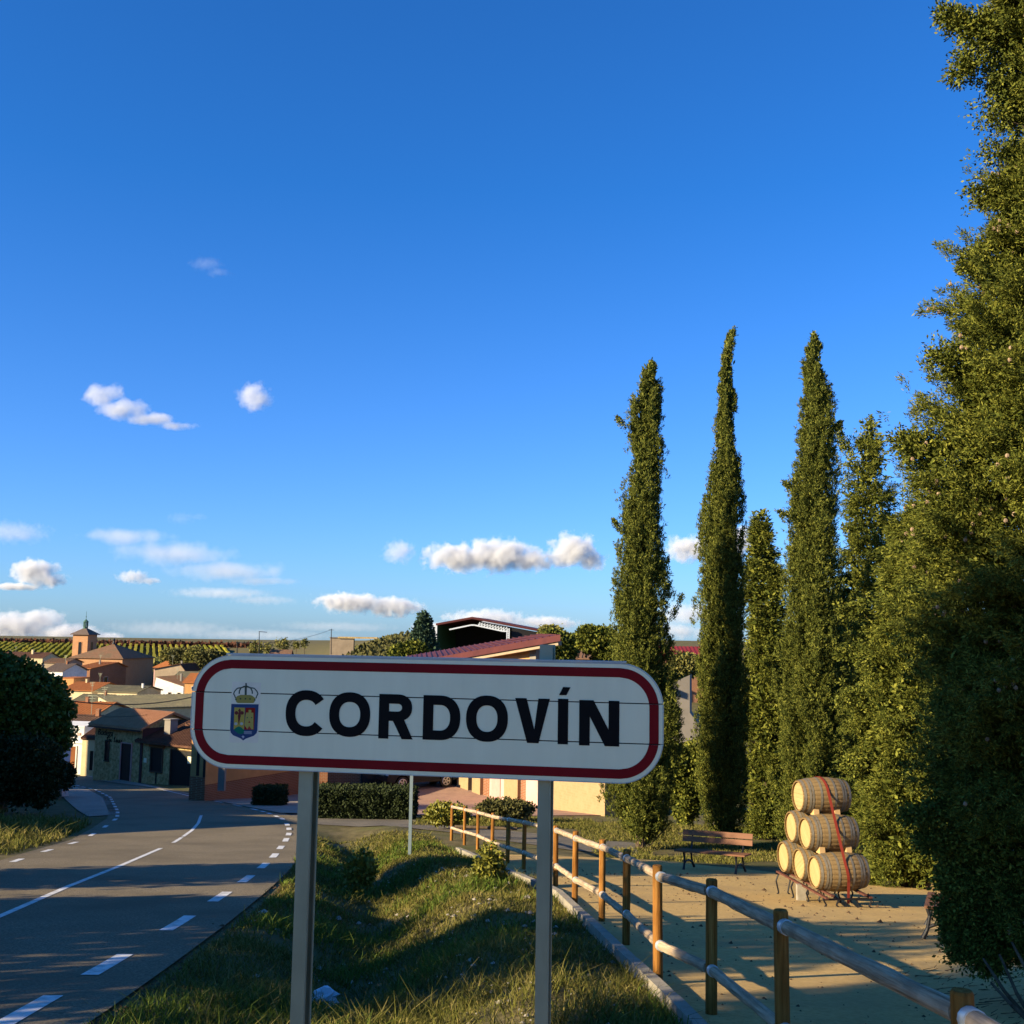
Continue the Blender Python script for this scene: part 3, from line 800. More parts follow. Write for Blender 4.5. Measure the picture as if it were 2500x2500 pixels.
# ================================================================ fence of round posts and rails
fence = thing("wooden_fence", "rustic fence of round brown posts and two weathered grey rails along the sand path", "fence", (1.36, 10, G(1.36, 10)))
posts = []
for px, py in ((1102, 2052), (1134, 2063), (1166, 2074), (1201, 2095), (1239, 2110), (1278, 2125), (1356.5, 2166), (1403, 2208), (1469, 2253), (1528, 2311), (1607, 2407)):
    p = gp(px, py); posts.append(Vector((p.x, p.y, G(p.x, p.y))))
PH = 1.13
for px, py in ((1735, 2146), (1910, 2221), (2356, 2419)):
    p = gp(px, py, PH); posts.append(Vector((p.x, p.y, G(p.x, p.y))))
posts.append(Vector((1.66, 1.7, G(1.66, 1.7))))
posts.append(Vector((1.72, -0.4, G(1.72, -0.4))))
for i, p in enumerate(posts):
    r = 0.047 + random.uniform(-.002, .003)
    tx, ty = random.uniform(-.012, .012), random.uniform(-.012, .012)
    top = p + Vector((tx, ty, PH + random.uniform(-.015, .015) * (i < 11)))
    ax = (top - (p - Vector((0, 0, 0.3)))).normalized()
    m = MB()
    m.tube(p - Vector((0, 0, 0.3)), top - ax * 0.012, r, r * 0.99, 20, caps=False)
    m.tube(top - ax * 0.012, top, r * 0.99, r * 0.86, 20)
    m.build("post", M_post, fence, smooth=True)
for a, b in zip(posts, posts[1:]):
    for h in (1.03, 0.385):
        p, q = a + Vector((0, 0, h)), b + Vector((0, 0, h + random.uniform(-.01, .01)))
        d = (q - p).normalized(); p, q = p + d * 0.062, q - d * 0.058
        m = MB(); k = 10; rr = random.uniform(0.042, 0.047); L = (q - p).length; y0 = random.uniform(0, 9)
        pts = [Vector((random.uniform(-.004, .004), y0 + L * i / k, random.uniform(-.004, .004))) for i in range(k + 1)]
        m.path(pts, [rr + random.uniform(-.0025, .0025) for _ in pts], 14)
        o = m.build("rail", M_rail, None, smooth=True)          # laid along its own length so the grain follows it
        rot = d.to_track_quat('Y', 'Z').to_matrix() @ Matrix.Rotation(random.uniform(0, 6.28), 3, 'Y')
        o.parent = fence; o.rotation_euler = rot.to_euler()
        o.location = p - rot @ Vector((0, y0, 0)) - fence.location
        m = MB(); m.tube(p - d * 0.012, p + d * 0.06, rr + 0.006, rr + 0.006, 14)
        m.build("bracket", M_galv2, fence, smooth=True)

# a bare log barrier lying beyond the fence
lb = thing("log_barrier", "single dark round log rail on short stakes beyond the far end of the fence", "barrier", gp(1180, 2060))
g0, g1 = gp(1110, 2046), gp(1262, 2052)
g0 = Vector((g0.x, g0.y, G(g0.x, g0.y))); g1 = Vector((g1.x, g1.y, G(g1.x, g1.y)))
MB().tube(g0 + Vector((0, 0, .36)), g1 + Vector((0, 0, .36)), 0.05, 0.05, 10).build("log", M_bark, lb, smooth=True)
for t in (0.12, 0.88):
    p = g0.lerp(g1, t); MB().tube(p - Vector((0, 0, .1)), p + Vector((0, 0, .32)), 0.04, 0.04, 8).build("stake", M_bark, lb, smooth=True)

# slim grey post in the verge
pp = gp(1000, 2087)
m = MB().box((pp.x, pp.y, pp.z + 1.35), (0.08, 0.08, 2.9))
o = m.build("metal_post", mk("painted_steel", [(0.20, 0.26, 0.27), (0.27, 0.34, 0.35)], scale=4, rough=0.5, metal=0.3))
tag(o, "slim blue-grey metal post standing alone in the grass verge", "post")

# ================================================================ oak barrels on a rack
BL, BE, BB = 0.92, 0.272, 0.335
NST = 24
def brad(x): return BE + (BB - BE) * (1 - (2 * x / BL) ** 2)
barrel0 = thing("oak_barrel", "", "barrel")
vs = []; fs = []; K = 8
a0 = math.pi / NST - 0.008
for o, dr in ((1, 0), (0, -0.022)):
    for i in range(K + 1):
        x = -BL / 2 + BL * i / K; r = brad(x) + dr
        for s_ in (-1, 0, 1):
            rr = r - (0.004 if s_ else 0); vs.append((x, rr * math.sin(a0 * s_), rr * math.cos(a0 * s_)))
n3 = 3
for i in range(K):
    for s_ in (0, 1): fs.append((i * 3 + s_, i * 3 + s_ + 1, i * 3 + s_ + 4, i * 3 + s_ + 3))
k = (K + 1) * 3
for e in (0, K): fs.append((e * 3, e * 3 + 1, k + e * 3 + 1, k + e * 3)); fs.append((e * 3 + 1, e * 3 + 2, k + e * 3 + 2, k + e * 3 + 1))
for i in range(K): fs.append((k + i * 3, k + i * 3 + 3, k + i * 3 + 5, k + i * 3 + 2))
st = MB().add(vs, fs).build("stave", M_stave, barrel0)
for i in range(1, NST):
    c = st.copy(); COL.objects.link(c); c.parent = barrel0; c.rotation_euler = (2 * math.pi * i / NST, 0, 0)
for sx in (-1, 1):
    m = MB(); x = sx * (BL / 2 - 0.035); r = brad(x) - 0.022
    for j in range(7):                                  # head boards
        y0, y1 = -r + 2 * r * j / 7 + 0.0015, -r + 2 * r * (j + 1) / 7 - 0.0015
        pts = []
        for t in range(7):
            yy = y0 + (y1 - y0) * t / 6; pts.append((x, yy, math.sqrt(max(0, r * r - yy * yy))))
        for t in range(6, -1, -1):
            yy = y0 + (y1 - y0) * t / 6; pts.append((x, yy, -math.sqrt(max(0, r * r - yy * yy))))
        m.prism(pts, (-sx * (0.014 + 0.001 * (j % 2)), 0, 0))
    m.build("head", M_head, barrel0)
for x, w in ((0.425, 0.045), (0.335, 0.04), (0.285, 0.035), (0.135, 0.04)):
    for sx in (-1, 1):
        h = MB().lathe([(brad(sx * x - w / 2) + 0.0035, sx * x - w / 2), (brad(sx * x + w / 2) + 0.0035, sx * x + w / 2)], 36, 'X', caps=False)
        h.build("hoop", M_hoop, barrel0, smooth='all')

# rack position: foot of its near right leg
fp = gp(2030, 2212)
BD = 20.0
ANG = R(9)                                            # barrel axis points left and towards the road
AX = Vector((-math.cos(ANG), -math.sin(ANG), 0)); AP = Vector((-AX.y * -1, AX.x * -1, 0))
AP = Vector((-math.sin(ANG), math.cos(ANG), 0))        # along the row: left and away
bc0 = at(2046, 2128, BD)                                # centre of the nearest bottom barrel
DR, DZ = 0.665, 0.605
zg = lambda p: G(p.x, p.y)
labels = {(0, 0): "bottom row oak barrel nearest the fence, crossed by the lower end of the red strap",
          (0, 1): "bottom row oak barrel wedged between two others, only its pale round head showing",
          (0, 2): "bottom row oak barrel at the far end of the rack next to the bench",
          (1, 0): "middle row oak barrel with its whole side showing and the red strap across it",
          (1, 1): "middle row oak barrel mostly hidden behind its neighbour, pale head showing",
          (2, 0): "single oak barrel on the very top of the barrel pyramid"}
cent = {}
first = True
for (row, i), lab in labels.items():
    c = bc0 + AP * (DR * (i + row * 0.5)) + Vector((0, 0, DZ * row))
    cent[(row, i)] = c
    o = barrel0 if first else copy_tree(barrel0); first = False
    o.location = c + AX * random.uniform(-.015, .015)
    o.rotation_euler = (Matrix((AX, AP, Vector((0, 0, -1)) * 0 + AX.cross(AP))).transposed() @ Matrix.Rotation(random.uniform(0, 6.28), 3, 'X')).to_euler()
    tag(o, lab, "barrel", "oak barrels stacked in a pyramid")
# wedges between the rows
wlab = ["pale wooden wedge under the front of the top barrel", "pale wooden wedge under the rear of the top barrel",
        "pale wooden wedge under the front of the middle row barrel", "pale wooden wedge under the rear of the middle row barrel"]
for q, (row, sx) in enumerate(((2, 1), (2, -1), (1, 1), (1, -1))):
    c = cent[(row, 0)]; p = c - AP * 0.20 + AX * (0.20 * sx) - Vector((0, 0, 0.315))
    if row == 1: p = p + AX * (0.05 * sx)
    pts = [p + AP * -0.07, p + AP * 0.10, p + AP * 0.05 + Vector((0, 0, .13)), p - AP * 0.04 + Vector((0, 0, .15))]
    o = MB().prism([v - AX * 0.05 for v in pts], AX * 0.10).build("wooden_wedge", M_wedge)
    tag(o, wlab[q], "wedge", "wooden wedges between barrel rows")
# red strap
c0, c2 = cent[(0, 0)], cent[(2, 0)]
m = MB(); pts = []
ln = (c2 - c0); lv = Vector((ln.dot(AP), ln.z)).normalized(); outv = Vector((-lv.y, lv.x))
rad = BB + 0.012
ang0 = math.atan2(outv.y, outv.x)
sxp = -0.04
prof = []
for k in range(9): a = ang0 - 1.9 + 1.9 * k / 8; prof.append((c2, a))
for k in range(7): a = ang0 + 0.85 * k / 6; prof.append((c0, a))
P3 = [c + AP * (rad * math.cos(a)) + Vector((0, 0, rad * math.sin(a))) + AX * (sxp + 0.10 * (1 - i / 15)) for i, (c, a) in enumerate(prof)]
P3.append(P3[-1] + Vector((0, 0, -0.36)) + AP * 0.03)
for a, b in zip(P3, P3[1:]):
    d = (b - a).normalized(); n_ = d.cross(AX).normalized() * 0.003
    s_ = AX * 0.025
    m.add([a - s_, a + s_, b + s_, b - s_, a - s_ + n_, a + s_ + n_, b + s_ + n_, b - s_ + n_], [(0, 1, 2, 3), (7, 6, 5, 4), (0, 3, 7, 4), (1, 5, 6, 2)])
o = m.build("lashing_strap", M_strap); tag(o, "red lashing strap running over the barrel pyramid down to the rack", "strap")
# rack
rc = bc0 + AP * DR; rz = bc0.z - BB + 0.02
rack = thing("barrel_rack", "low dark metal rack on thin legs under the barrel pyramid", "rack", (rc.x, rc.y, zg(rc)))
for sx in (0.30, -0.30):
    for k, dz in ((0.0, 0.0), (0.10 * (1 if sx > 0 else -1), -0.04)):
        p = bc0 + AX * (sx + k) - AP * 0.42; q = bc0 + AX * (sx + k) + AP * (2 * DR + 0.42)
        MB().bar((p.x, p.y, rz + dz), (q.x, q.y, rz + dz), 0.055, 0.028).build("rail", M_rust, rack)
    for j, t in enumerate((-0.36, 0.35, 1.02, 1.72)):
        p = bc0 + AX * sx + AP * t; gz = zg(p)
        for f_ in (-1, 1):
            m = MB(); e = p + AX * (0.14 * f_)
            pts = [(p.x + AX.x * .07 * f_, p.y + AX.y * .07 * f_, rz - 0.02), (e.x, e.y, (rz + gz) / 2 + 0.03), (p.x + AX.x * .09 * f_, p.y + AX.y * .09 * f_, gz + 0.05), (e.x + AX.x * .03 * f_, e.y + AX.y * .03 * f_, gz - 0.02)]
            m.path([Vector(v) for v in pts], 0.015, 6)
            m.build("leg", M_iron, rack, smooth=True)
for t in (-0.36, 1.72):
    p, q = bc0 + AX * .45 + AP * t, bc0 - AX * .45 + AP * t
    MB().bar((p.x, p.y, rz - .07), (q.x, q.y, rz - .07), 0.03).build("cross_bar", M_iron, rack)
p = bc0 + AX * 0.42 + AP * 0.62; gz = zg(p)
MB().box((p.x, p.y, (gz + rz) / 2 - 0.03), (0.16, 0.10, rz - gz)).build("support_block", M_conc, rack)

# ================================================================ benches
bench0 = thing("park_bench", "", "bench")
for y_, z_, t_ in ((0.20, 0.80, -0.28), (0.165, 0.655, -0.25)):
    m = MB(); a = Vector((0, math.sin(-t_), math.cos(-t_))); m.box((0, y_, z_), (1.8, 0.032, 0.125), (Vector((1, 0, 0)), Vector((0, a.z, -a.y)), a)); m.build("back_slat", M_bench, bench0)
for y_ in (-0.27, -0.13, 0.01):
    MB().box((0, y_, 0.435 - 0.03 * (y_ + .27)), (1.8, 0.125, 0.034)).build("seat_slat", M_bench, bench0)
for x in (-0.66, 0.66):
    m = MB()
    m.path([Vector((x, -0.30, 0.41)), Vector((x, -0.27, 0.30)), Vector((x, -0.30, 0.13)), Vector((x, -0.36, 0.0))], [.028, .024, .026, .034], 8)
    m.path([Vector((x, 0.08, 0.41)), Vector((x, 0.10, 0.28)), Vector((x, 0.12, 0.14)), Vector((x, 0.22, 0.0))], [.028, .024, .026, .034], 8)
    m.path([Vector((x, -0.31, 0.14)), Vector((x, -0.18, 0.20)), Vector((x, -0.03, 0.20)), Vector((x, 0.12, 0.12))], 0.022, 8)
    m.path([Vector((x, -0.30, 0.405)), Vector((x, 0.08, 0.40)), Vector((x, 0.16, 0.52)), Vector((x, 0.26, 0.86))], [.022, .026, .022, .018], 8)
    m.build("leg_frame", M_iron, bench0, smooth=True)
fl, fr = gp(1672, 2121), gp(1790, 2139)
ang = R(-35); cf = gp(1731, 2131)
ux, uy = math.cos(ang), math.sin(ang)
bench0.location = (cf.x - 0.36 * uy, cf.y + 0.36 * ux, cf.z)
bench0.rotation_euler = (0, -math.atan2(G(cf.x + .66 * ux, cf.y + .66 * uy) - G(cf.x - .66 * ux, cf.y - .66 * uy), 1.32), ang)
tag(bench0, "brown slatted park bench facing the path in front of the slender cypress", "bench", "brown park benches on the sand")
b2 = copy_tree(bench0)
f2 = gp(2254, 2297)
a2 = R(-112)
b2.location = (f2.x - 0.66 * math.cos(a2) - 0.36 * math.sin(a2), f2.y - 0.66 * math.sin(a2) + 0.36 * math.cos(a2), f2.z - 0.03)
b2.rotation_euler = (0, -0.10, a2)
tag(b2, "brown park bench half hidden behind the big foreground conifer, one end showing", "bench", "brown park benches on the sand")

# ================================================================ white bag in the grass
bg_ = gp(786, 2472)
m = MB(); vs, fs = [], []
nu_, nv_ = 9, 6
for j in range(nv_ + 1):
    for i in range(nu_):
        a = 2 * math.pi * i / nu_; t = j / nv_
        r = (0.125 * math.sin(math.pi * (0.12 + 0.80 * t)) + 0.01) * random.uniform(0.72, 1.2)
        vs.append((bg_.x + r * math.cos(a) * 1.25 + 0.05 * (t - .3), bg_.y + r * math.sin(a) * 0.7, G(bg_.x, bg_.y) + 0.03 + 0.23 * t + random.uniform(-.012, .012)))
for j in range(nv_):
    for i in range(nu_): fs.append((j * nu_ + i, j * nu_ + (i + 1) % nu_, (j + 1) * nu_ + (i + 1) % nu_, (j + 1) * nu_ + i))
fs.append(tuple(range(nv_ * nu_, (nv_ + 1) * nu_)))
o = m.add(vs, fs).build("plastic_bag", M_bag); tag(o, "crumpled white plastic bag lying in the grass by the left sign post", "bag")

# ================================================================ trees
def tree(name, label, cat, px, py, group=None, base=None):
    b = base if base is not None else gp(px, py)
    b = Vector((b.x, b.y, G(b.x, b.y)))
    return thing(name, label, cat, b, group), b
def hgt(b, px, py): return at(px, py, b.y).z - b.z
def dx_at(b, px, py): return at(px, py, b.y).x - b.x

def cypress(label, bpx, bpy, outline, n, m, leaf, seed, ph, spurs=(), **kw):
    """outline: [(py, left px, right px)] from top to bottom"""
    rng = np.random.default_rng(seed)
    t_, b = tree("cypress", label, "cypress tree", bpx, bpy, "tall dark cypresses beside the path")
    H = hgt(b, (outline[0][1] + outline[0][2]) / 2, outline[0][0])
    prof, lean = [], []
    for py, l, r in reversed(outline):
        t = hgt(b, (l + r) / 2, py) / H
        if t < 0: continue
        prof.append((t, max(0.03, (at(r, py, b.y).x - at(l, py, b.y).x) / 2 * 0.94))); lean.append((t, dx_at(b, (l + r) / 2, py)))
    V = column_crown(b, H, prof, lean, n, m, leaf, rng, ph=ph, zlo=max(0.015, prof[0][0]), **kw)
    for (x0, y0, x1, y1, k) in spurs:                   # side shoots standing off the column
        p, q = at(x0, y0, b.y - 0.2), at(x1, y1, b.y - 0.2)
        s_ = rng.random((k, 1)); C = np.array(p) * (1 - s_) + np.array(q) * s_ + rng.normal(size=(k, 3)) * (0.07 * (1 - s_) + 0.018)
        V = np.concatenate([V, sprays(C, np.repeat(np.array([q - p]), k, 0), m, 0.25, 0.05, leaf * .9, leaf * .4, rng)])
    np_mesh("crown", V, 4, M_cyp, t_)
    trunk(t_, b - Vector((0, 0, .2)), b + Vector((lean[-1][1] * 0.6, 0, H * 0.7)), 0.16, 0.03)
    return t_, b
cypress("cypress nearest the sign, broad dark column with a bare multi-stemmed foot", 1562, 2072,
        [(893, 1582, 1590), (925, 1568, 1604), (1000, 1548, 1610), (1085, 1537, 1612), (1200, 1527, 1610), (1290, 1510, 1612), (1400, 1512, 1620), (1480, 1508, 1625), (1560, 1498, 1632), (1640, 1492, 1640), (1760, 1484, 1660), (1900, 1470, 1662), (1980, 1468, 1655), (2030, 1500, 1640), (2060, 1545, 1590)],
        680, 17, 0.085, 21, 0.4, spurs=((1584, 945, 1590, 890, 40), (1535, 1050, 1512, 1026, 20), (1525, 1310, 1503, 1276, 30), (1610, 1420, 1628, 1370, 30), (1640, 1500, 1662, 1462, 20)))
cypress("slimmest cypress with a bent tip standing behind the bench", 1765, 2062,
        [(815, 1784, 1790), (840, 1774, 1784), (880, 1766, 1782), (930, 1756, 1786), (1000, 1752, 1792), (1100, 1748, 1796), (1160, 1744, 1800), (1230, 1728, 1806), (1290, 1713, 1808), (1400, 1709, 1812), (1500, 1708, 1816), (1650, 1706, 1820), (1800, 1700, 1826), (1950, 1708, 1826), (2060, 1716, 1815)],
        760, 17, 0.085, 22, 2.2, spurs=((1775, 870, 1790, 811, 50), (1796, 1180, 1803, 1112, 40), (1811, 1330, 1812, 1300, 20)), up=0.9, lumpy=0.1, Ls=1.2, fat=0.07)
cypress("tallest middle cypress rising behind the barrel pyramid", 1985, 2094,
        [(828, 1984, 1990), (850, 1974, 1998), (900, 1966, 2004), (950, 1964, 2018), (1000, 1960, 2030), (1050, 1956, 2034), (1120, 1952, 2030), (1200, 1936, 2036), (1290, 1926, 2044), (1380, 1920, 2048), (1480, 1918, 2052), (1600, 1912, 2060), (1750, 1905, 2072), (1900, 1900, 2078), (2080, 1910, 2060)],
        820, 17, 0.085, 23, 5.1, spurs=((1986, 880, 1988, 826, 50), (1945, 1200, 1922, 1182, 40), (2030, 1050, 2046, 1036, 30), (1930, 1260, 1905, 1250, 25)), up=0.68, lumpy=0.2)

def conifer(label, bpx, bpy, outline, n_br, n_cl, m, leaf, seed, mat=None, base=None, cones=0, gnarl=False, ybase=None, tips=(), keep=None, name="conifer", group="shaggy conifers on the right", **kw):
    rng = np.random.default_rng(seed)
    t_, b = tree(name, label, "conifer", bpx, bpy, group, base)
    H = hgt(b, outline[0][1], outline[0][0])
    prof, lean = [], []
    for py, l, r in reversed(outline):
        t = hgt(b, (l + r) / 2, py) / H
        prof.append((t, max(0.05, (at(r, py, b.y).x - at(l, py, b.y).x) / 2))); lean.append((t, dx_at(b, (l + r) / 2, py)))
    V, C = branch_crown(b, H, prof, n_br, n_cl, m, leaf, rng, lean=lean, keep=keep, zlo=max(0.02, prof[0][0]), ph=seed * 0.7, **kw)
    for (x0, y0, x1, y1, k) in tips:
        p, q = at(x0, y0, b.y), at(x1, y1, b.y)
        s_ = rng.random((k, 1)); C2 = np.array(p) * (1 - s_) + np.array(q) * s_ + rng.normal(size=(k, 3)) * (0.16 * (1.1 - s_)) * max(0.5, b.y / 20)
        V = np.concatenate([V, sprays(C2, np.repeat(np.array([q - p]), k, 0) + rng.normal(size=(k, 3)) * 0.3, m, 0.25, 0.06, leaf * .9, leaf * .5, rng)])
    np_mesh("crown", V, 4, mat or M_cyp2, t_)
    if cones:
        sel = rng.choice(len(C), cones // 3); cc = np.repeat(C[sel], 3, 0) + rng.normal(size=(len(sel) * 3, 3)) * 0.055
        m_ = MB()
        for c in cc:
            m_.lathe([(0.005, -0.022), (0.019, -0.011), (0.020, 0.006), (0.010, 0.020)], 6, c=c)
        m_.build("cones", M_cone, t_, kind='stuff')
    m_ = MB()
    for q in range(26):
        t0 = rng.uniform(max(.04, prof[0][0]), .8); a = rng.uniform(0, 6.283); r = float(np.interp(t0, [p[0] for p in prof], [p[1] for p in prof])) * rng.uniform(.6, .9)
        p0 = b + Vector((float(np.interp(t0, [l[0] for l in lean], [l[1] for l in lean])) * .8, 0, t0 * H * .96)); p2 = p0 + Vector((r * math.cos(a), r * math.sin(a), r * rng.uniform(0, .5)))
        m_.path([p0, p0.lerp(p2, .5) + Vector((0, 0, -.05)), p2], [.035, .022, .008], 5)
    m_.build("limbs", M_bark, t_, kind='stuff')
    trunk(t_, b - Vector((0, 0, .2)), b + Vector((lean[-1][1] * 0.6, 0, H * 0.75)), 0.30 if gnarl else 0.14, 0.03, M_gnarl if gnarl else M_bark)
    return t_, b, rng
conifer("smaller drooping conifer between the slim cypress and the tallest cypress", 1868, 2048,
        [(1245, 1850, 1862), (1300, 1838, 1880), (1400, 1822, 1905), (1520, 1815, 1930), (1700, 1812, 1950), (1900, 1815, 1940), (2040, 1820, 1930)],
        200, 9, 18, 0.10, 31, droop=0.3, rise=0.12, clump=0.24)
conifer("ragged two-topped conifer behind the tallest cypress", 2115, 2050,
        [(1022, 2120, 2128), (1080, 2102, 2140), (1150, 2078, 2160), (1250, 2052, 2190), (1350, 2045, 2195), (1500, 2030, 2230), (1700, 2020, 2260), (1900, 2020, 2250), (2040, 2040, 2220)],
        240, 9, 18, 0.10, 32, rise=0.25, clump=0.24, tips=((2085, 1180, 2048, 1045, 110), (2110, 1120, 2125, 1025, 60)))
conifer("dark conifer filling the gap behind the barrels, under the two-topped one", 2040, 2042,
        [(1400, 2050, 2062), (1520, 2030, 2090), (1700, 1990, 2120), (1900, 1960, 2140), (2040, 1970, 2130)],
        200, 9, 16, 0.11, 35, rise=0.2, droop=0.1, clump=0.26)
conifer("yellow-green conifer with a gnarled trunk foot between the barrels and the big conifer", 2252, 2168,
        [(1235, 2236, 2262), (1290, 2190, 2300), (1380, 2160, 2330), (1480, 2130, 2350), (1600, 2112, 2370), (1750, 2098, 2385), (1900, 2085, 2390), (2040, 2085, 2390), (2120, 2112, 2380), (2150, 2150, 2330)],
        330, 11, 20, 0.078, 33, rise=0.22, cones=120, gnarl=True, droop=0.1, sub=6, fat=0.08,
        tips=((2130, 1480, 2062, 1492, 60), (2140, 1590, 2050, 1600, 60), (2130, 1680, 2056, 1712, 60), (2120, 1850, 2060, 1870, 60), (2150, 2090, 2120, 2160, 60)))
bR = gp(2560, 2470)
conifer("huge shaggy conifer with brown cones filling the right edge, dark at the bottom", 0, 0,
        [(-420, 2560, 2580), (-150, 2470, 2680), (0, 2402, 2740), (200, 2418, 2760), (350, 2455, 2770), (480, 2400, 2790), (600, 2380, 2800), (720, 2372, 2820), (880, 2290, 2850), (980, 2285, 2870), (1090, 2225, 2900), (1300, 2200, 2920), (1500, 2225, 2900), (1700, 2235, 2900), (1850, 2228, 2900), (2000, 2255, 2900), (2150, 2285, 2880), (2260, 2330, 2850), (2330, 2400, 2760)],
        560, 13, 26, 0.042, 34, inner=1.5, keep=lambda C, r: (C[:, 0] < C[:, 1] * 0.512) | (r.random(len(C)) < .2), sub=8, fat=0.05, base=Vector((bR.x, bR.y, 0)), rise=0.22, cones=900, clump=0.12,
        tips=((2470, 60, 2400, 60, 80), (2430, 90, 2312, 38, 150), (2400, 110, 2342, 180, 90), (2470, 130, 2420, 200, 60), (2440, 380, 2425, 368, 24), (2400, 480, 2384, 470, 30), (2330, 880, 2283, 872, 40), (2340, 1100, 2207, 1075, 110), (2320, 1120, 2210, 1100, 80), (2400, 615, 2368, 640, 30), (2420, 260, 2430, 300, 30), (2430, 2140, 2315, 2150, 240), (2440, 2200, 2318, 2225, 240), (2450, 2240, 2335, 2275, 240), (2450, 2290, 2340, 2320, 200), (2420, 2060, 2262, 2050, 200), (2410, 1960, 2235, 1990, 200), (2470, 2300, 2400, 2345, 160)),
        group="shaggy conifers on the right")
# slanting bare stems at its foot
big = [o for o in COL.objects if o.get('label', '').startswith("huge shaggy")][0]
for (x0, y0, x1, y1, dd_) in ((2520, 2500, 2400, 2340, 9.6), (2540, 2520, 2440, 2330, 9.5), (2560, 2500, 2470, 2300, 9.4), (2600, 2480, 2500, 2250, 9.3), (2530, 2510, 2420, 2400, 9.2)):
    MB().path([at(x0, y0, dd_), at((x0 + x1) / 2 + random.uniform(-8, 8), (y0 + y1) / 2, dd_ + .1), at(x1, y1, dd_ + 0.3)], [0.022, 0.016, 0.010], 6).build("stem", M_bark, big, smooth=True)
# gnarled foot of the yellow-green conifer
yg = [o for o in COL.objects if o.get('label', '').startswith("yellow-green conifer")][0]
b = yg.location; m = MB()
for k in range(9):
    a = 2 * math.pi * k / 9; r = 0.30 + 0.10 * math.sin(k * 2.1)
    m.path([b + Vector((r * math.cos(a) * 1.25, r * math.sin(a), -0.1)), b + Vector((r * .75 * math.cos(a), r * .75 * math.sin(a), 0.25)), b + Vector((r * .45 * math.cos(a + .3), r * .45 * math.sin(a + .3), 0.75))], [0.14, 0.11, 0.08], 7)
m.build("root_flare", M_gnarl, yg, smooth=True)
# stems at the foot of the nearest cypress
c1 = [o for o in COL.objects if o.get('label', '').startswith("cypress nearest")][0]; b = c1.location
for k, (x, y) in enumerate(((1545, 1930), (1575, 1900), (1600, 1920), (1625, 1960), (1640, 2005), (1530, 1950))):
    q = at(x, y, b.y + random.uniform(-.3, .3))
    MB().path([b + Vector((random.uniform(-.1, .1), 0, -.1)), b.lerp(q, 0.5) + Vector((0, 0, -.12)), q], [0.035, 0.026, 0.015], 6).build("stem", M_bark, c1, smooth=True)

def bush(name, label, cat, parts_px, Y, n, m, leaf, mat, seed, group=None, broad=0.8, clump=0.3, thick=0.8, foot=None):
    """parts_px: ellipses (px, py, rx, ry) seen at depth Y"""
    rng = np.random.default_rng(seed)
    parts = []
    for (x, y, rx, ry) in parts_px:
        c = at(x, y, Y); k = Y / F
        parts.append((c.x, c.y, c.z, rx * k, max(rx, ry) * k * thick, ry * k))
    cx, cy = parts[0][0], parts[0][1]
    t_ = thing(name, label, cat, (cx, cy, G(cx, cy)), group)
    np_mesh("foliage", blob_crown(parts, n, m, leaf, rng, broad, clump), 4, mat, t_)
    if foot is not None: trunk(t_, (cx, cy, G(cx, cy) - .1), (parts[0][0], parts[0][1], parts[0][2] + 0.3 * parts[0][5]), foot, foot * 0.4, name='trunk')
    return t_
# left: plane tree, hedge wall
bush("plane_tree", "dark round plane tree with sunlit top leaves behind the concrete pole at the left edge", "tree",
     [(20, 1735, 95, 105), (92, 1745, 58, 90), (126, 1765, 36, 66), (-60, 1715, 100, 120), (84, 1815, 62, 60), (-20, 1665, 70, 40), (75, 1660, 26, 26), (48, 1632, 26, 18), (112, 1676, 22, 20), (142, 1735, 22, 30), (150, 1800, 18, 26), (10, 1625, 22, 16)], 45, 5200, 9, 0.17, M_plane, 41, broad=0.9, clump=0.35, foot=0.2)
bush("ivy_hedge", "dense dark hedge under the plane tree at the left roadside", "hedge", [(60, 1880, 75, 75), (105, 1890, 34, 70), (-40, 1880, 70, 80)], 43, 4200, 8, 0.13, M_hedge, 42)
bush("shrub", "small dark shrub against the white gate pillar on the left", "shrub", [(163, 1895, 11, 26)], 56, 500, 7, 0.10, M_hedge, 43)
# middle distance
def hedge_box(label, x0, x1, ytop, ybase, Y, depth, n, seed, leaf=0.09):
    rng = np.random.default_rng(seed)
    a, b_ = at(x0, ybase, Y), at(x1, ybase, Y); top = at((x0 + x1) / 2, ytop, Y).z
    t_ = thing("trimmed_hedge", label, "hedge", ((a.x + b_.x) / 2, Y, G((a.x + b_.x) / 2, Y)), "trimmed hedges by the side road")
    z0 = min(G(a.x, Y), G(b_.x, Y))
    p = rng.random((n, 3)); f_ = rng.integers(0, 5, n)
    p[f_ == 0, 1] = 0; p[f_ == 1, 1] = 1; p[f_ == 2, 2] = 1; p[f_ == 3, 0] = 0; p[f_ == 4, 0] = 1
    p += rng.normal(size=(n, 3)) * np.array([0.02 / max(1, (b_.x - a.x)), 0.05, 0.03])
    q = rng.random((n // 3, 3)); p = np.concatenate([p, q])
    C = np.stack([a.x + p[:, 0] * (b_.x - a.x), Y + p[:, 1] * depth, z0 + p[:, 2] * (top - z0)], 1)
    A = rng.normal(size=C.shape) + np.array([0, -0.3, 0.6])
    np_mesh("foliage", sprays(C, A, 7, 0.12, 0.05, leaf, leaf * .6, rng, 0.9), 4, M_hedge, t_)
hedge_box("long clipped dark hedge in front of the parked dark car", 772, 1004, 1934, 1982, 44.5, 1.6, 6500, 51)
hedge_box("small cube-shaped clipped dark hedge on the pavement", 620, 685, 1929, 1956, 52, 1.2, 2200, 52)
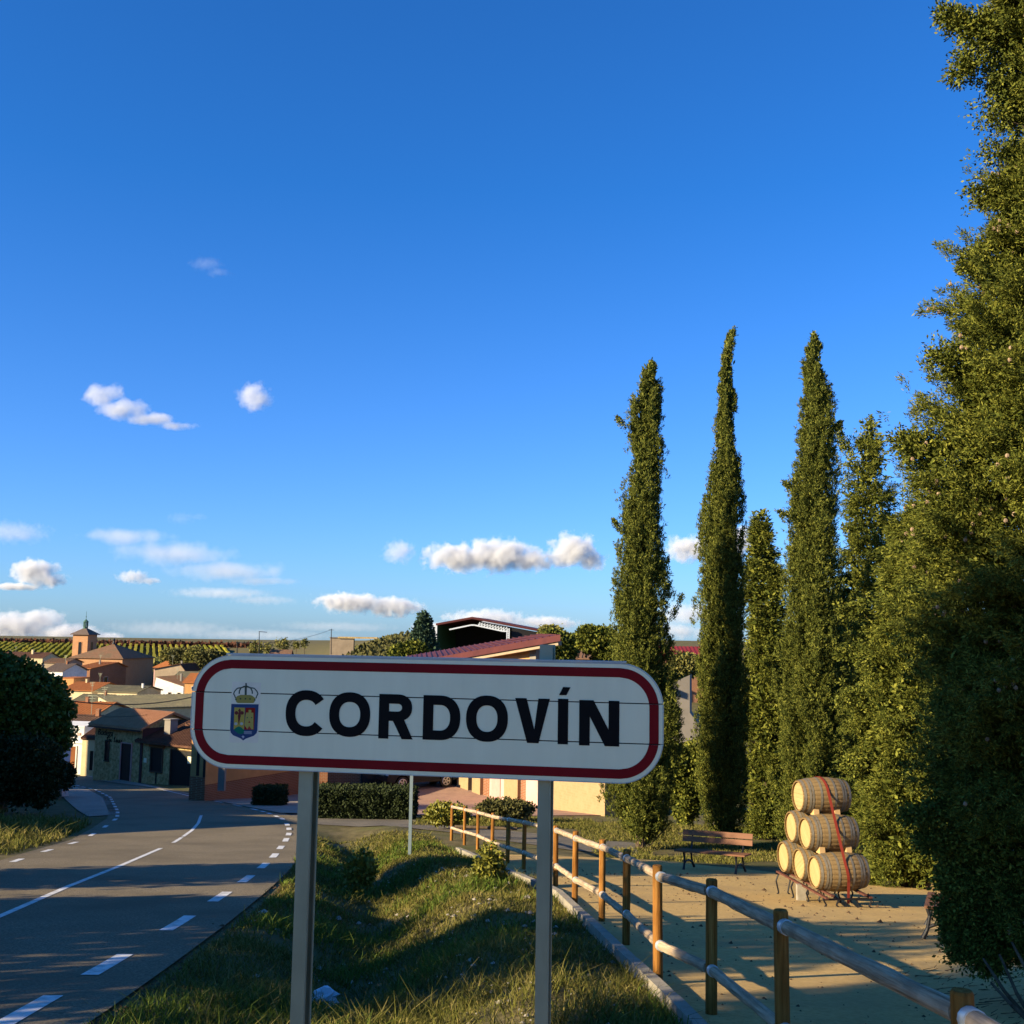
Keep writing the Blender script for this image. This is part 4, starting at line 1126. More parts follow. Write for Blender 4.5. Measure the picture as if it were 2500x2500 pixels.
bush("ivy_mound", "low bright green ivy mound near the far end of the fence", "bush", [(1080, 1987, 30, 14), (1110, 1990, 24, 12)], 40, 1100, 8, 0.10, M_bushy, 53, thick=1.2)
bush("earth_mound_weeds", "flat weedy mound on the paving beyond the fence", "weeds", [(1235, 1975, 62, 12)], 44, 900, 8, 0.10, M_scrub, 54, thick=0.6)
bush("bush", "leafy sunlit bush between the first two cypresses", "bush", [(1672, 1930, 28, 70), (1650, 1880, 26, 60), (1695, 1880, 20, 60)], 42, 3200, 9, 0.11, M_cyp2, 55)
bush("yellow_shrub", "yellowish shrub in the ditch left of the slim metal post", "shrub", [(876, 2134, 24, 20), (882, 2116, 18, 22)], 22.5, 260, 10, 0.075, M_bushy, 56, clump=0.25, thick=0.9)
bush("yellow_shrub", "bright yellow-green shrub at the foot of the fence posts right of the sign's middle", "shrub", [(1192, 2128, 22, 20), (1196, 2108, 16, 24)], 20.5, 300, 10, 0.07, M_bushy, 57, clump=0.25, thick=0.9)
# hill and skyline trees
bush("cedar", "small blue-green cedar standing left of the big open shed", "tree", [(1034, 1595, 30, 18), (1034, 1572, 26, 14), (1034, 1550, 19, 12), (1034, 1530, 12, 12), (1034, 1514, 5, 12)], 115, 2600, 6, 0.3, M_blue, 61, clump=0.5)
bush("garden_tree", "yellow-green bushy tree at the left foot of the cedar", "tree", [(985, 1600, 32, 18), (1010, 1592, 26, 16)], 105, 1500, 7, 0.28, M_cyp2, 62, clump=0.5)
bush("round_tree", "dark round tree behind the right tip of the red mono-pitch roof", "tree", [(1375, 1582, 28, 26), (1350, 1570, 28, 22)], 75, 1900, 8, 0.2, M_cyp, 63, clump=0.4)
bush("autumn_tree", "pale tree top peeping over the red mono-pitch roof tip", "tree", [(1345, 1550, 24, 14)], 100, 700, 7, 0.25, M_autumn, 64, clump=0.4)
bush("roadside_tree", "loose green tree just left of the nearest cypress", "tree", [(1462, 1565, 44, 24), (1490, 1600, 34, 34), (1440, 1550, 24, 12)], 62, 2600, 8, 0.17, M_cyp2, 65, clump=0.4)
bush("hillside_bush", "olive bushes below the red-roofed building right of the nearest cypress", "bush", [(1675, 1625, 34, 20), (1640, 1650, 26, 22)], 80, 1500, 8, 0.2, M_autumn, 66, clump=0.4)
for k, (x, y, rx, ry, Y, lab) in enumerate(((690, 1575, 14, 14, 240, "larger bare-twigged tree of the two on the skyline left"), (624, 1582, 14, 12, 230, "sparse grey tree nearest the tall aerial on the skyline"), (655, 1583, 6, 9, 235, "thin pale sapling between two skyline trees"), (744, 1570, 4, 5, 260, "tiny lone tree on the hill slope"), (723, 1576, 3, 4, 262, "smallest dot of a tree on the hill slope"))):
    bush("skyline_tree", lab, "tree", [(x, y, rx, ry)], Y, 110 if rx > 8 else 50, 5, 0.4, M_autumn, 70 + k, group="sparse trees on the skyline", clump=0.8, foot=0.15)
for k, (x, y, rx, ry, Y, lab) in enumerate(((445, 1608, 26, 18, 300, "left one of the green trees below the vineyard right of the church"), (480, 1606, 24, 20, 290, "middle green tree below the vineyard right of the church"), (515, 1612, 30, 18, 280, "right green tree below the vineyard, next to the sign edge"), (420, 1600, 22, 10, 320, "small far tree just right of the church roof"))):
    bush("village_tree", lab, "tree", [(x, y, rx, ry)], Y, 700, 6, 0.6, M_autumn if k % 2 else M_scrub, 80 + k, group="trees beyond the village", clump=1.0)

# trees on the near left, outside the frame, that shade the verge and the sign
def shade_tree(x, y, ztop, zbot, r, n, seed, leaf=0.2, k=0):
    rng = np.random.default_rng(seed)
    t_ = thing("roadside_tree", ["broad tall tree on the left roadside beside the camera", "low tree on the left roadside ahead of the broad one", "slim tree on the left roadside before the plane tree", "tall tree in the gardens behind the plane tree", "wide tree in the gardens left of the plane tree", "small tree on the left bank"][k], "tree", (x, y, G(x, y)), "trees along the left roadside")
    zc = (ztop + zbot) / 2; h = (ztop - zbot) / 2
    parts = [(x, y, zc, r, r, h)] + [(x + rng.normal() * r * .3, y + rng.normal() * r * .25, zc + rng.normal() * h * .4, r * .6, r * .6, h * .5) for _ in range(4)]
    np_mesh("crown", blob_crown(parts, n, 7, leaf, rng, 0.9, 0.5), 4, M_plane, t_)
    trunk(t_, (x, y, G(x, y) - .2), (x, y, zc), 0.2, 0.08)
shade_tree(-14, -0.4, 8.4, 3.9, 3.1, 7500, 91, k=0)
shade_tree(-14, 6.0, 4.3, -2.2, 2.8, 1500, 92, k=1)
shade_tree(-14, 11.0, 0.6, -4.2, 2.9, 3600, 96, k=5)
shade_tree(-14, 18.4, 3.0, -4.2, 2.3, 2600, 93, k=2)
shade_tree(-30, 40, 3.1, -7, 4.5, 4500, 94, leaf=0.3, k=3)
shade_tree(-37, 52, 0.5, -8, 5.5, 4500, 95, leaf=0.3, k=4)

# ================================================================ buildings
Z1 = lambda x, y: (x / 3.864, 1480 + y / 3.864)
class House:
    def __init__(s, label, px, py, d, rot, w, l, hw, typ, rise, wall, roof, over=0.3, rp=0.5, name="house", cat="house", group=None, tiles=0.34, rth=0.14, ref='L', base=None):
        a = R(rot); s.U = Vector((math.cos(a), math.sin(a), 0)); s.V = Vector((-math.sin(a), math.cos(a), 0))
        O = at(px, py, d)
        if ref == 'R': O = O - s.U * w
        s.O = Vector((O.x, O.y, O.z - hw)); s.w, s.l, s.hw = w, l, hw
        s.t = thing(name, label, cat, s.O, group)
        p = s.p; L = l * rp; dep = -max(2.0, s.O.z - min(G(q.x, q.y) for q in (s.p(0, 0, 0), s.p(w, 0, 0), s.p(0, l, 0), s.p(w, l, 0))) + 1.0)
        m = MB()
        if typ == 'gable_u': m.prism([p(0, v, z) for v, z in ((0, dep), (l, dep), (l, hw), (L, hw + rise), (0, hw))], s.U * w)
        elif typ == 'gable_v': m.prism([p(u, 0, z) for u, z in ((0, dep), (w, dep), (w, hw), (w * rp, hw + rise), (0, hw))], s.V * l)
        elif typ == 'mono': m.prism([p(0, v, z) for v, z in ((0, dep), (l, dep), (l, hw + rise), (0, hw))], s.U * w)
        else: m.prism([p(0, v, z) for v, z in ((0, dep), (l, dep), (l, hw), (0, hw))], s.U * w)
        m.build("wall", wall, s.t)
        if roof is None: return
        t = rth; m = MB(); tl = MB(); o = over
        def slab_u(v0, z0, v1, z1):
            m.prism([p(-o, v0, z0 + .01), p(-o, v1, z1 + .01), p(-o, v1, z1 + t), p(-o, v0, z0 + t)], s.U * (w + 2 * o))
            if tiles:
                n = max(2, int((w + 2 * o) / tiles))
                for i in range(n + 1):
                    u = -o + (w + 2 * o) * i / n
                    a_, b_ = p(u, v0, z0 + t + .005), p(u, v1, z1 + t + .005)
                    tl.bar(a_, b_, tiles * 0.42, 0.09, up=(0, 0, 1))
        def slab_v(u0, z0, u1, z1):
            m.prism([p(u0, -o, z0 + .01), p(u1, -o, z1 + .01), p(u1, -o, z1 + t), p(u0, -o, z0 + t)], s.V * (l + 2 * o))
            if tiles:
                n = max(2, int((l + 2 * o) / tiles))
                for i in range(n + 1):
                    v = -o + (l + 2 * o) * i / n
                    tl.bar(p(u0, v, z0 + t + .005), p(u1, v, z1 + t + .005), tiles * 0.42, 0.09)
        if typ == 'gable_u':
            k = rise / max(L, .1); k2 = rise / max(l - L, .1)
            slab_u(-o, hw - k * o, L, hw + rise); slab_u(l + o, hw - k2 * o, L, hw + rise)
        elif typ == 'gable_v':
            c = w * rp; k = rise / max(c, .3); k2 = rise / max(w - c, .3)
            if rp > 0.08: slab_v(-o, hw - k * o, c, hw + rise)
            slab_v(w + o, hw - k2 * o, c, hw + rise)
        elif typ == 'mono':
            k = rise / l; slab_u(-o, hw - k * o, l + o, hw + rise + k * o)
        elif typ == 'hip':
            e = [p(-o, -o, hw), p(w + o, -o, hw), p(w + o, l + o, hw), p(-o, l + o, hw)]
            q = min(w, l) / 2
            if w > l * 1.15: rg = [p(q, l / 2, hw + rise), p(w - q, l / 2, hw + rise)]
            else: rg = [p(w / 2 - .02, l / 2, hw + rise), p(w / 2 + .02, l / 2, hw + rise)]
            z = Vector((0, 0, t)); E = [v + z for v in e]
            m.add(e + E + [v + z for v in rg], [(3, 2, 1, 0), (0, 1, 5, 4), (1, 2, 6, 5), (2, 3, 7, 6), (3, 0, 4, 7), (4, 5, 9, 8), (5, 6, 9), (6, 7, 8, 9), (7, 4, 8)])
        elif typ == 'flat':
            m.prism([p(-o, -o, hw + .01), p(w + o, -o, hw + .01), p(w + o, l + o, hw + .01), p(-o, l + o, hw + .01)], (0, 0, t))
        rf = m.build("roof", roof, s.t)
        if tl.v: tl.build("tile_rows", roof, rf, kind='stuff')
        s.rf = rf
    def p(s, u, v, z): return s.O + s.U * u + s.V * v + Vector((0, 0, z))
    def face(s, f):
        if f == 'F': return (lambda a, z, o: s.p(a, -o, z)), s.U, -s.V
        if f == 'R': return (lambda a, z, o: s.p(s.w + o, a, z)), s.V, s.U
        return (lambda a, z, o: s.p(-o, a, z)), -s.V, -s.U
    def win(s, f, a, z, w, h, frame=None, kind='window', pane=None, arch=False):
        q, X, N = s.face(f); fr = 0.09 if w > .5 else 0.05
        m = MB(); ax = (X, N, Vector((0, 0, 1)))
        m.box(q(a + w / 2, z - .03, .04), (w + .16, .12, .07), ax); m.box(q(a + w / 2, z + h + .03, .03), (w + .12, .08, .07), ax)
        m.box(q(a - fr / 2 + .02, z + h / 2, .03), (fr, .08, h), ax); m.box(q(a + w + fr / 2 - .02, z + h / 2, .03), (fr, .08, h), ax)
        o = m.build(kind, frame or M_frame, s.t)
        if arch:
            c = [q(a + w / 2 + w / 2 * math.cos(math.pi * i / 10), z + h - w / 2 + w / 2 * math.sin(math.pi * i / 10), .012) for i in range(11)]
            MB().prism([q(a, z, .012), q(a + w, z, .012)] + c, N * .004).build("pane", pane or M_pane, o)
        else: MB().box(q(a + w / 2, z + h / 2, .008), (w, .01, h), ax).build("pane" if kind == 'window' else "door_leaf", pane or M_pane, o)
        return o
    def chimney(s, u, v, z, w=.6, h=1.2, mat=None):
        m = MB(); ax = (s.U, s.V, Vector((0, 0, 1)))
        m.box(s.p(u, v, z + h / 2), (w, w, h), ax); m.box(s.p(u, v, z + h + .04), (w * 1.2, w * 1.2, .08), ax)
        m.build("chimney", mat or W_grey, s.rf)
    def aerial(s, u, v, z, h=2.2):
        m = MB(); a, b = s.p(u, v, z), s.p(u, v, z + h); m.bar(a, b, .05)
        for k, w in ((0, .9), (.25, .7), (.5, .5)): m.bar(b + s.U * (-w / 2) - Vector((0, 0, k)), b + s.U * (w / 2) - Vector((0, 0, k)), .04)
        m.build("aerial", M_galv, s.rf)
    def box(s, name, u0, v0, z0, u1, v1, z1, mat):
        return MB().box(s.p((u0 + u1) / 2, (v0 + v1) / 2, (z0 + z1) / 2), (abs(u1 - u0), abs(v1 - v0), abs(z1 - z0)), (s.U, s.V, Vector((0, 0, 1)))).build(name, mat, s.t)

# winery on the bend: stone front, dark lettering, terracotta roof
h = House("stone-fronted winery with dark script lettering, tall dark doorway and terracotta roof", 234, 1767, 80, -35, 5.25, 4.6, 3.75, 'gable_u', 0.85, W_stone, T_pink, over=0.35, name="winery", cat="winery", tiles=0.24)
h.win('F', 1.30, 1.30, 0.42, 1.35, M_bark, arch=True)
h.win('F', 3.10, 0.0, 1.15, 2.62, W_pink, kind='door', pane=M_ddoor)
h.box("side_wall_shade", h.w + .004, 0.05, -1, h.w + .02, h.l - .05, h.hw, W_dark)  # dark sheet: shade on this gable side is put into its colour
h.box("gutter", -.3, -.46, h.hw - .20, h.w + .3, -.36, h.hw - .10, M_iron)
h.box("doorstep", 2.9, -.5, -.2, 4.4, -.01, 0.12, M_conc)
# lettering: first line, then two words whose letters cannot be made out
def text(s, parent, pos, X, Zv, N, size, mat):
    c = bpy.data.curves.new("lettering", 'FONT'); c.body = s; c.size = size; c.extrude = 0.01; c.shear = 0.25
    t_ = bpy.data.objects.new("lettering", c); COL.objects.link(t_)
    me = bpy.data.meshes.new_from_object(t_.evaluated_get(bpy.context.evaluated_depsgraph_get()))
    bpy.data.objects.remove(t_); me.materials.clear()
    o = link("lettering", me, mat, parent); o['kind'] = 'stuff'
    M = Matrix((X, Zv, N)).transposed().to_4x4(); M.translation = pos - offs(parent)
    o.matrix_local = M
    return o
text("Bodega", h.t, h.p(0.28, -0.02, 3.02), h.U, Vector((0, 0, 1)), -h.V, 0.60, M_black)
m = MB()
for u0, n in ((1.42, 3), (2.22, 5)):
    for k in range(n):
        u = u0 + k * .19
        z = 2.62
        if k == 0: m.path([h.p(u + .02, -.02, z + .12), h.p(u + .12, -.02, z + .38), h.p(u, -.02, z + .26), h.p(u + .10, -.02, z), h.p(u - .03, -.02, z + .03)], .022, 5)
        else: m.path([h.p(u, -.02, z), h.p(u + .03, -.02, z + .16), h.p(u + .10, -.02, z + .16), h.p(u + .10, -.02, z), h.p(u + .17, -.02, z + .03)], .022, 5)
m.build("lettering", M_black, h.t, kind='stuff')
# lower neighbour
h = House("low stone house with mossy dark tile roof, boarded dark window and wide dark garage door", 345, 1809, 77, -35, 6.4, 6.2, 2.65, 'gable_u', 1.1, W_stone, T_dark, over=0.3, tiles=0.24)
h.win('F', 1.15, 0.75, 1.2, 1.55, M_bark, pane=M_ddoor)
h.box("lintel", 0.95, -.10, 2.34, 2.6, -.01, 2.5, M_door)
h.win('F', 3.25, 0.0, 2.3, 2.3, M_bark, kind='door', pane=M_ddoor)
h.box("plaque", 5.0, -.08, 1.55, 5.36, -.05, 2.0, M_white)
h.box("notice", 0.42, -.05, 1.25, 0.72, -.01, 1.55, M_white)
h.box("corner_post", 0.0, -.08, -.5, 0.22, -.005, 2.6, W_dark)
h.chimney(1.55, 1.2, h.hw - .2, w=.62, h=1.65)
o = MB().box(at(398, 1895, 76.2) + Vector((0, 0, -.1)), (0.9, 0.5, 0.75)).build("planter", M_ddoor); tag(o, "dark plant trough against the wall of the low stone house", "planter")

# orange rendered building on the corner
h = House("orange rendered corner building with reddish plinth partly hidden behind the sign", 507, 1775, 55.5, 62, 8.3, 1.0, 3.3, 'flat', 0, W_orange, T_dark, over=0.25, tiles=0, name="corner_building", cat="building")
h.box("plinth", -.03, -.03, -.8, h.w, -.002, 0.50, W_brick)
h.box("plinth", -.03, -.002, -.8, -.002, h.l, 0.85, W_brick)
h.box("slit_window", -.02, 0.02, -.5, -.012, 0.16, 3.2, M_ddoor)
h.box("slit_window", -.02, 0.42, .9, -.012, 0.60, 2.6, M_ddoor)
q = at(541, 1925, 55.0)
MB().box((q.x, q.y, q.z + 1.4), (.32, .32, 3.0)).build("pillar", W_grey, h.t)
for px, w_, lab in ((800, 6.0, ""),):
    h = House("brick annexe with a glazed dark doorway behind the parked car", 725, 1795, 64, 4, 6.6, 5, 3.2, 'flat', 0, W_brick, T_dark, over=0.2, tiles=0, name="annexe", cat="building")
    h.win('F', 3.75, 0.1, 1.0, 2.3, M_iron, kind='door', pane=M_pane)
    h.win('F', 4.9, 0.1, 0.75, 2.3, M_iron, kind='door', pane=M_pane)

# modern hall: wall of bays, low brick block, dark red single-pitch roof
h = House("modern pavilion with yellow brick piers, pink panels and rising dark red roof behind the sign", 1096, 1750, 66, -62, 11.4, 5, 4.7, 'flat', 0, W_ybrick, None, name="pavilion", cat="building")
hw_ = h
u = 0.4
for k, (w_, mt, nm) in enumerate(((1.3, M_ddoor, "dark_bay"), (1.5, W_ybrick, "pier"), (.5, M_ddoor, "dark_bay"), (1.0, W_ybrick, "pier"), (.9, W_brick, "brick_bay"), (1.9, W_pink, "pink_panel"), (1.5, W_ybrick, "pier"), (.7, W_brick, "brick_bay"))):
    pr = 0.22 if nm == "pier" else 0.10 if nm == "pink_panel" else 0.03
    h.box(nm, u, -pr, -1, u + w_, -.003, 4.65, mt); u += w_
h.box("inner_panel", 5.9, -.14, .3, 6.9, -.105, 2.4, mk("pink_door", [(0.50, 0.26, 0.22), (0.56, 0.31, 0.26)], scale=3, rough=.7))
h.box("pink_panel", u, -.12, -1, h.w, -.003, 4.65, W_pink)
lb_ = House("low yellow brick block at the right end of the pavilion", 1350, 1830, 53.2, -60, 4.3, 3.5, 3.3, 'flat', 0, W_ybrick, T_dark, over=0.1, tiles=0, name="brick_block", cat="building")
lb_.box("plinth", -.02, -.25, -1.2, lb_.w + .1, -.003, 0.06, M_conc)
# upper storey and roof of the pavilion
m = MB(); a, b = at(1112, 1612, 63), at(1312, 1585, 57.5)
z0 = a.z - 3.2
for q0, q1, mt, nm in ((0.0, .46, W_brick, "upper_brick"), (.46, .93, W_orange, "upper_wall"), (.93, 1.0, W_grey, "upper_pillar")):
    pa, pb = a.lerp(b, q0), a.lerp(b, q1); n_ = Vector((b.y - a.y, -(b.x - a.x), 0)).normalized()
    ta, tb = at(1112 + 200 * q0, 1600 - 38 * q0, pa.y).z, at(1112 + 200 * q1, 1600 - 38 * q1, pb.y).z
    pro = n_ * (0.02 if nm != "upper_pillar" else 0.10)
    MB().prism([Vector((pa.x, pa.y, z0)) + pro, Vector((pb.x, pb.y, z0)) + pro, Vector((pb.x, pb.y, tb)) + pro, Vector((pa.x, pa.y, ta)) + pro], -n_ * 0.4).build(nm, mt, hw_.t)
rp_ = [at(985, 1620, 67), at(1368, 1549, 54.5), at(1318, 1547.5, 62.5), at(990, 1602, 75)]
MB().prism([v + Vector((0, 0, -.32)) for v in rp_], (0, 0, .32)).build("roof", T_sheet, hw_.t)
tl = MB()
for i in range(26):
    t = (i + .5) / 26; tl.bar(rp_[0].lerp(rp_[1], t) + Vector((0, 0, .02)), rp_[3].lerp(rp_[2], t) + Vector((0, 0, .02)), .06, .05)
tl.build("roof_seams", T_sheet, hw_.t, kind='stuff')
MB().bar(rp_[0] + Vector((0, .4, -.42)), rp_[1] + Vector((0, .4, -.42)), .22, .22).build("fascia_beam", W_beige, hw_.t)

# open-fronted shed on the rise
D_ = 132
sh = thing("open_shed", "tall open-fronted shed with white roof truss, dark interior and green side sheet", "shed", (at(1152, 1600, D_).x, D_, G(at(1152, 1600, D_).x, D_)))
e0, e1, e2 = at(1064, 1527, D_), at(1152, 1511, D_), at(1402, 1558, D_); back = Vector((1.5, 16, 0)); gz = -11
for a, b in ((e0, e1), (e1, e2)):
    MB().prism([a, b, b + Vector((0, 0, .25)), a + Vector((0, 0, .25))], back).build("roof", T_sheet, sh)
MB().prism([Vector((e0.x + .05, e0.y, gz)), Vector((e0.x + .05, e0.y, e0.z)), Vector((e0.x + .25, e0.y, e0.z)), Vector((e0.x + .25, e0.y, gz))], back * .98).build("side_wall", M_green, sh)
MB().prism([Vector((e0.x + .3, e0.y + 15, gz)), Vector((e2.x, e0.y + 15, gz)), Vector((e2.x, e0.y + 15, e2.z)), Vector((e1.x, e0.y + 15, e1.z - .05)), Vector((e0.x + .3, e0.y + 15, e0.z - .05))], (0, .3, 0)).build("rear_wall", M_ddoor, sh)
c_ = at(1242, 1540, D_)
MB().prism([Vector((c_.x + .35, D_ + .3, gz)), Vector((e2.x, D_ + .3, gz)), Vector((e2.x, D_ + .3, e2.z - .05)), Vector((c_.x + .35, D_ + .3, at(1250, 1530, D_).z - .1))], (0, .2, 0)).build("front_sheet", M_ddoor, sh)
MB().bar((e0.x, D_ - .05, gz), (e0.x, D_ - .05, e0.z), .35).build("post", M_truss, sh)
tr_ = MB()
low = [at(1097, 1537, D_ - .4), at(1150, 1526, D_ - .4), at(1158, 1526, D_ - .4), at(1228, 1541, D_ - .4), at(1240, 1541, D_ - .4)]
for a, b in zip(low, low[1:]): tr_.bar(a, b, .16)
tp = [at(1172, 1519, D_ - .4), at(1238, 1531, D_ - .4)]
for i in range(10):
    t = i / 10; a = tp[0].lerp(tp[1], t); b = low[2].lerp(low[3], min(1, t + .12)); c2_ = tp[0].lerp(tp[1], t + .1)
    tr_.bar(a, b, .09); tr_.bar(b, c2_, .09)
for x in (1238, 1243):
    a = at(x, 1534, D_ - .4); tr_.bar(a, (a.x, a.y, gz), .14)
for k in range(9):
    a = at(1238, 1536 + k * 5, D_ - .4); b = at(1243, 1536 + k * 5, D_ - .4); tr_.bar(a, b, .08)
tr_.build("truss", M_truss, sh)

# grey ramped wall between the cypresses
a = at(1640, 1668, 58); b = at(1684, 1648, 58); c = at(1684, 1740, 58); d = at(1706, 1770, 58); e = at(1706, 1850, 58); f_ = at(1640, 1850, 58)
o = MB().prism([a, b, c, d, e, f_], (0.3, 1.2, 0)).build("ramp_wall", W_grey); tag(o, "plain grey rendered wall with a slanted top between the first two cypresses", "wall")
h = House("long building with a bright red sheet roof seen between the first two cypresses", 1600, 1602, 140, 3, 9.5, 6, 3.5, 'gable_u', 1.1, W_brick, mk("bright_red_sheet", [(0.17, 0.02, 0.026), (0.22, 0.03, 0.036)], scale=2, rough=.6), over=.3, tiles=.5, name="red_roofed_building", cat="building")
h = House("brick house with low tiled roof left of the nearest cypress", 1405, 1608, 112, -8, 4.6, 6, 3, 'gable_u', 0.7, W_brick, T_brown, tiles=.4)
h.box("parapet", -1.2, -.3, 0, 1.4, -.2, 2.5, W_cream)

# church
ch = House("brick church with hipped tile roof and square bell tower topped by a green lantern", 299, 1609, 318, -11, 16.2, 17.5, 10, 'hip', 4.0, W_church, T_brown, over=.5, name="church", cat="church", tiles=0, ref='R')
tw = House("tower", 215, 1550, 330, -11, 4.9, 4.9, 15, 'hip', 2.1, W_church, T_slate, over=.65, name="bell_tower", cat="tower", tiles=0, ref='R')
for f, a in (('F', 1.95), ('R', 1.7)):
    tw.win(f, a, 9.2, 1.1, 3.7, W_church, arch=True)
tw.box("string_course", -.08, -.08, 8.4, tw.w + .08, tw.l + .08, 8.55, W_beige)
tw.box("clock_plate", 1.7, -.06, 6.2, 3.0, -.005, 7.6, W_cream)
lz = tw.hw + 2.05
m = MB(); cx = tw.p(tw.w / 2, tw.l / 2, 0)
m.lathe([(.72, lz - .4), (.72, lz + .25), (.5, lz + .3)], 8, c=(cx.x, cx.y, cx.z))
for k in range(8):
    a = math.pi * k / 4 + .2; m.bar((cx.x + .6 * math.cos(a), cx.y + .6 * math.sin(a), cx.z + lz + .2), (cx.x + .6 * math.cos(a), cx.y + .6 * math.sin(a), cx.z + lz + 1.7), .16)
m.lathe([(.85, lz + 1.7), (.85, lz + 1.8), (.1, lz + 2.6)], 8, c=(cx.x, cx.y, cx.z))
m.lathe([(.06, lz + 2.5), (.05, lz + 4.9)], 6, c=(cx.x, cx.y, cx.z)); m.lathe([(.03, lz + 3.1), (.2, lz + 3.3), (.03, lz + 3.5)], 6, c=(cx.x, cx.y, cx.z))
m.build("lantern", M_copper, tw.t)
for o in list(tw.t.children):                          # the tower's pieces are parts of the church
    o.location = o.location + tw.t.location - ch.t.location
    o.parent = ch.t; o.name = "tower_" + o.name.split('.')[0]
bpy.data.objects.remove(tw.t)
c = ch.p(ch.w / 2, ch.l / 2, ch.hw + 4.0); MB().lathe([(.6, 0), (.35, .5), (.3, 1.0), (.5, 1.2), (.15, 1.7)], 8, c=c).build("finial", M_iron, ch.rf)

V = []
def vh(*a, wins=(), chim=(), **k):
    h = House(*a, **k)
    if not chim and k.get('tiles', 1) and a[7] > 3.5 and random.random() < .7:
        q = random.uniform(.2, .8); h.chimney(h.w * q, h.l * .45, h.hw + .2, .36, a[9] + .45, random.choice((W_cream, W_brick, W_brick, W_grey)))
        h.aerial(h.w * (1 - q), h.l * .5, h.hw + .3, a[9] + 1.6)
    for w in wins: h.win(*w)
    for c in chim: h.chimney(*c)
    return h
vh("brick house with lit red roof standing in front of the church", 220, 1633, 270, -11, 4.4, 16.5, 7, 'gable_u', 1.2, W_brick, T_red, rp=.72, ref='R', tiles=.6, over=.35, wins=(('F', 1.7, 3.2, .9, 2.0), ('R', 6.3, 3.4, 1.7, 1.4)))
vh("house with long red roof and cream wall strip below the brick house", 225, 1687, 220, -11, 6.4, 11.5, 5, 'gable_u', 1.3, W_cream, T_red, ref='R', tiles=.5, over=.35, wins=(('F', 1.6, 2.9, .5, .8), ('F', 4.6, 2.9, .5, .8)))
vh("low cream house with lichen-grey roof right of the long red roof", 335, 1691, 212, -11, 8.2, 9, 5, 'gable_u', 0.9, W_cream, T_lichen, ref='R', tiles=.5, wins=(('F', 3.0, 3.9, .45, .4), ('F', 6.0, 3.9, .45, .4)), chim=((7.6, 3, 5.2, .35, 1.3, W_white),))
vh("white gabled house right of the church with its top sloping down", 448, 1676, 235, -11, 6.6, 9, 6, 'gable_v', 1.75, W_white, T_brown, ref='R', rp=.05, tiles=.5, over=.2, wins=(('F', 3.2, 3.9, .7, .8), ('F', 5.3, 3.9, .7, .8)))
vh("small house with triangular lit red roof right of the church wall", 376, 1630, 300, -4, 5.0, 8, 5, 'hip', 2.0, W_pink, T_red, tiles=0)
vh("beige house with dark roof behind the white gabled house", 378, 1634, 268, -6, 7.4, 9, 6, 'gable_v', 1.3, W_beige, T_dark, rp=.85, tiles=.5)
vh("beige house with mottled tile roof next to the orange house", 424, 1656, 250, -6, 6.5, 8, 6, 'gable_u', 1.3, W_beige, T_lichen, tiles=.5)
vh("small orange house with steep red roof at the left end of the sign", 451, 1666, 225, -8, 5.6, 7, 6, 'gable_u', 1.6, W_orange, T_red, tiles=.4, wins=(('F', 1.5, 4.6, .5, .6),))
vh("far left house with a wide dark roof above the plane tree", 104, 1606, 345, -6, 14, 10, 6, 'gable_u', 1.4, W_cream, T_dark, ref='R', tiles=.7, chim=((9, 3, 7, .6, 1.3, W_cream),))
vh("cream gabled house at the far left edge under the vineyard", 36, 1602, 375, -6, 6.2, 9, 6, 'gable_v', 1.2, W_cream, T_dark, ref='R', tiles=.6)
vh("grey-roofed house with white front left of the brick house", 153, 1639, 250, -16, 4.6, 8.5, 6, 'gable_u', 1.5, W_white, T_slate, ref='R', tiles=.5)
vh("dark-roofed house just left of the church tower", 160, 1619, 290, -10, 6.0, 8, 6, 'gable_u', 1.0, W_beige, T_brown, ref='R', tiles=.5)
vh("small orange house squeezed between tree and brick house", 180, 1657, 228, -10, 3.6, 6, 6, 'flat', 0, W_orange, T_red, ref='R', tiles=0, over=.1, wins=(('F', 1.2, 3.6, .8, .6),))
vh("long house with grey-green roof and bright cream gable above the winery", 301, 1732, 150, -50, 9.6, 30, 5, 'gable_v', 1.15, W_cream, T_lichen, ref='R', rp=.03, tiles=.5, over=.2, wins=(('F', 1.0, 4.75, .6, .95),))
vh("house with bright orange-red roof left of the cream gable", 226, 1750, 132, -11, 4.6, 9, 4, 'gable_u', 1.3, W_cream, T_red, ref='R', tiles=.4)
vh("small house with grey roof above the bright orange-red roof", 238, 1720, 165, -11, 4.4, 8, 4, 'gable_u', 1.1, W_white, T_lichen, ref='R', tiles=.5)
vh("old house with rough stone-brown roof behind the white garage", 236, 1779, 101, -11, 4.0, 6, 4, 'gable_u', 0.8, W_beige, T_brown, ref='R', tiles=.3)
h = vh("white building with brown wooden door left of the winery", 206, 1777, 91, -11, 4.4, 4, 3.6, 'flat', 0, W_white, W_white, ref='R', tiles=0, over=.05, wins=())
h.win('F', 2.95, 0.15, .85, 1.95, W_white, kind='door', pane=M_door)
h.box("plaque", 3.82, -.06, 3.0, 4.1, -.01, 3.2, W_pink)
h.box("cornice", 2.2, -.10, 2.35, 4.45, -.005, 2.45, W_white)
h = vh("small cream outbuilding with dark red roof between white building and winery", 234, 1806, 87.5, -11, 1.15, 3, 2.35, 'mono', 1.0, W_cream, T_dark, ref='R', tiles=.2, over=.08)
h.win('F', .72, 0.0, .35, 1.5, W_cream, kind='door', pane=M_ddoor)
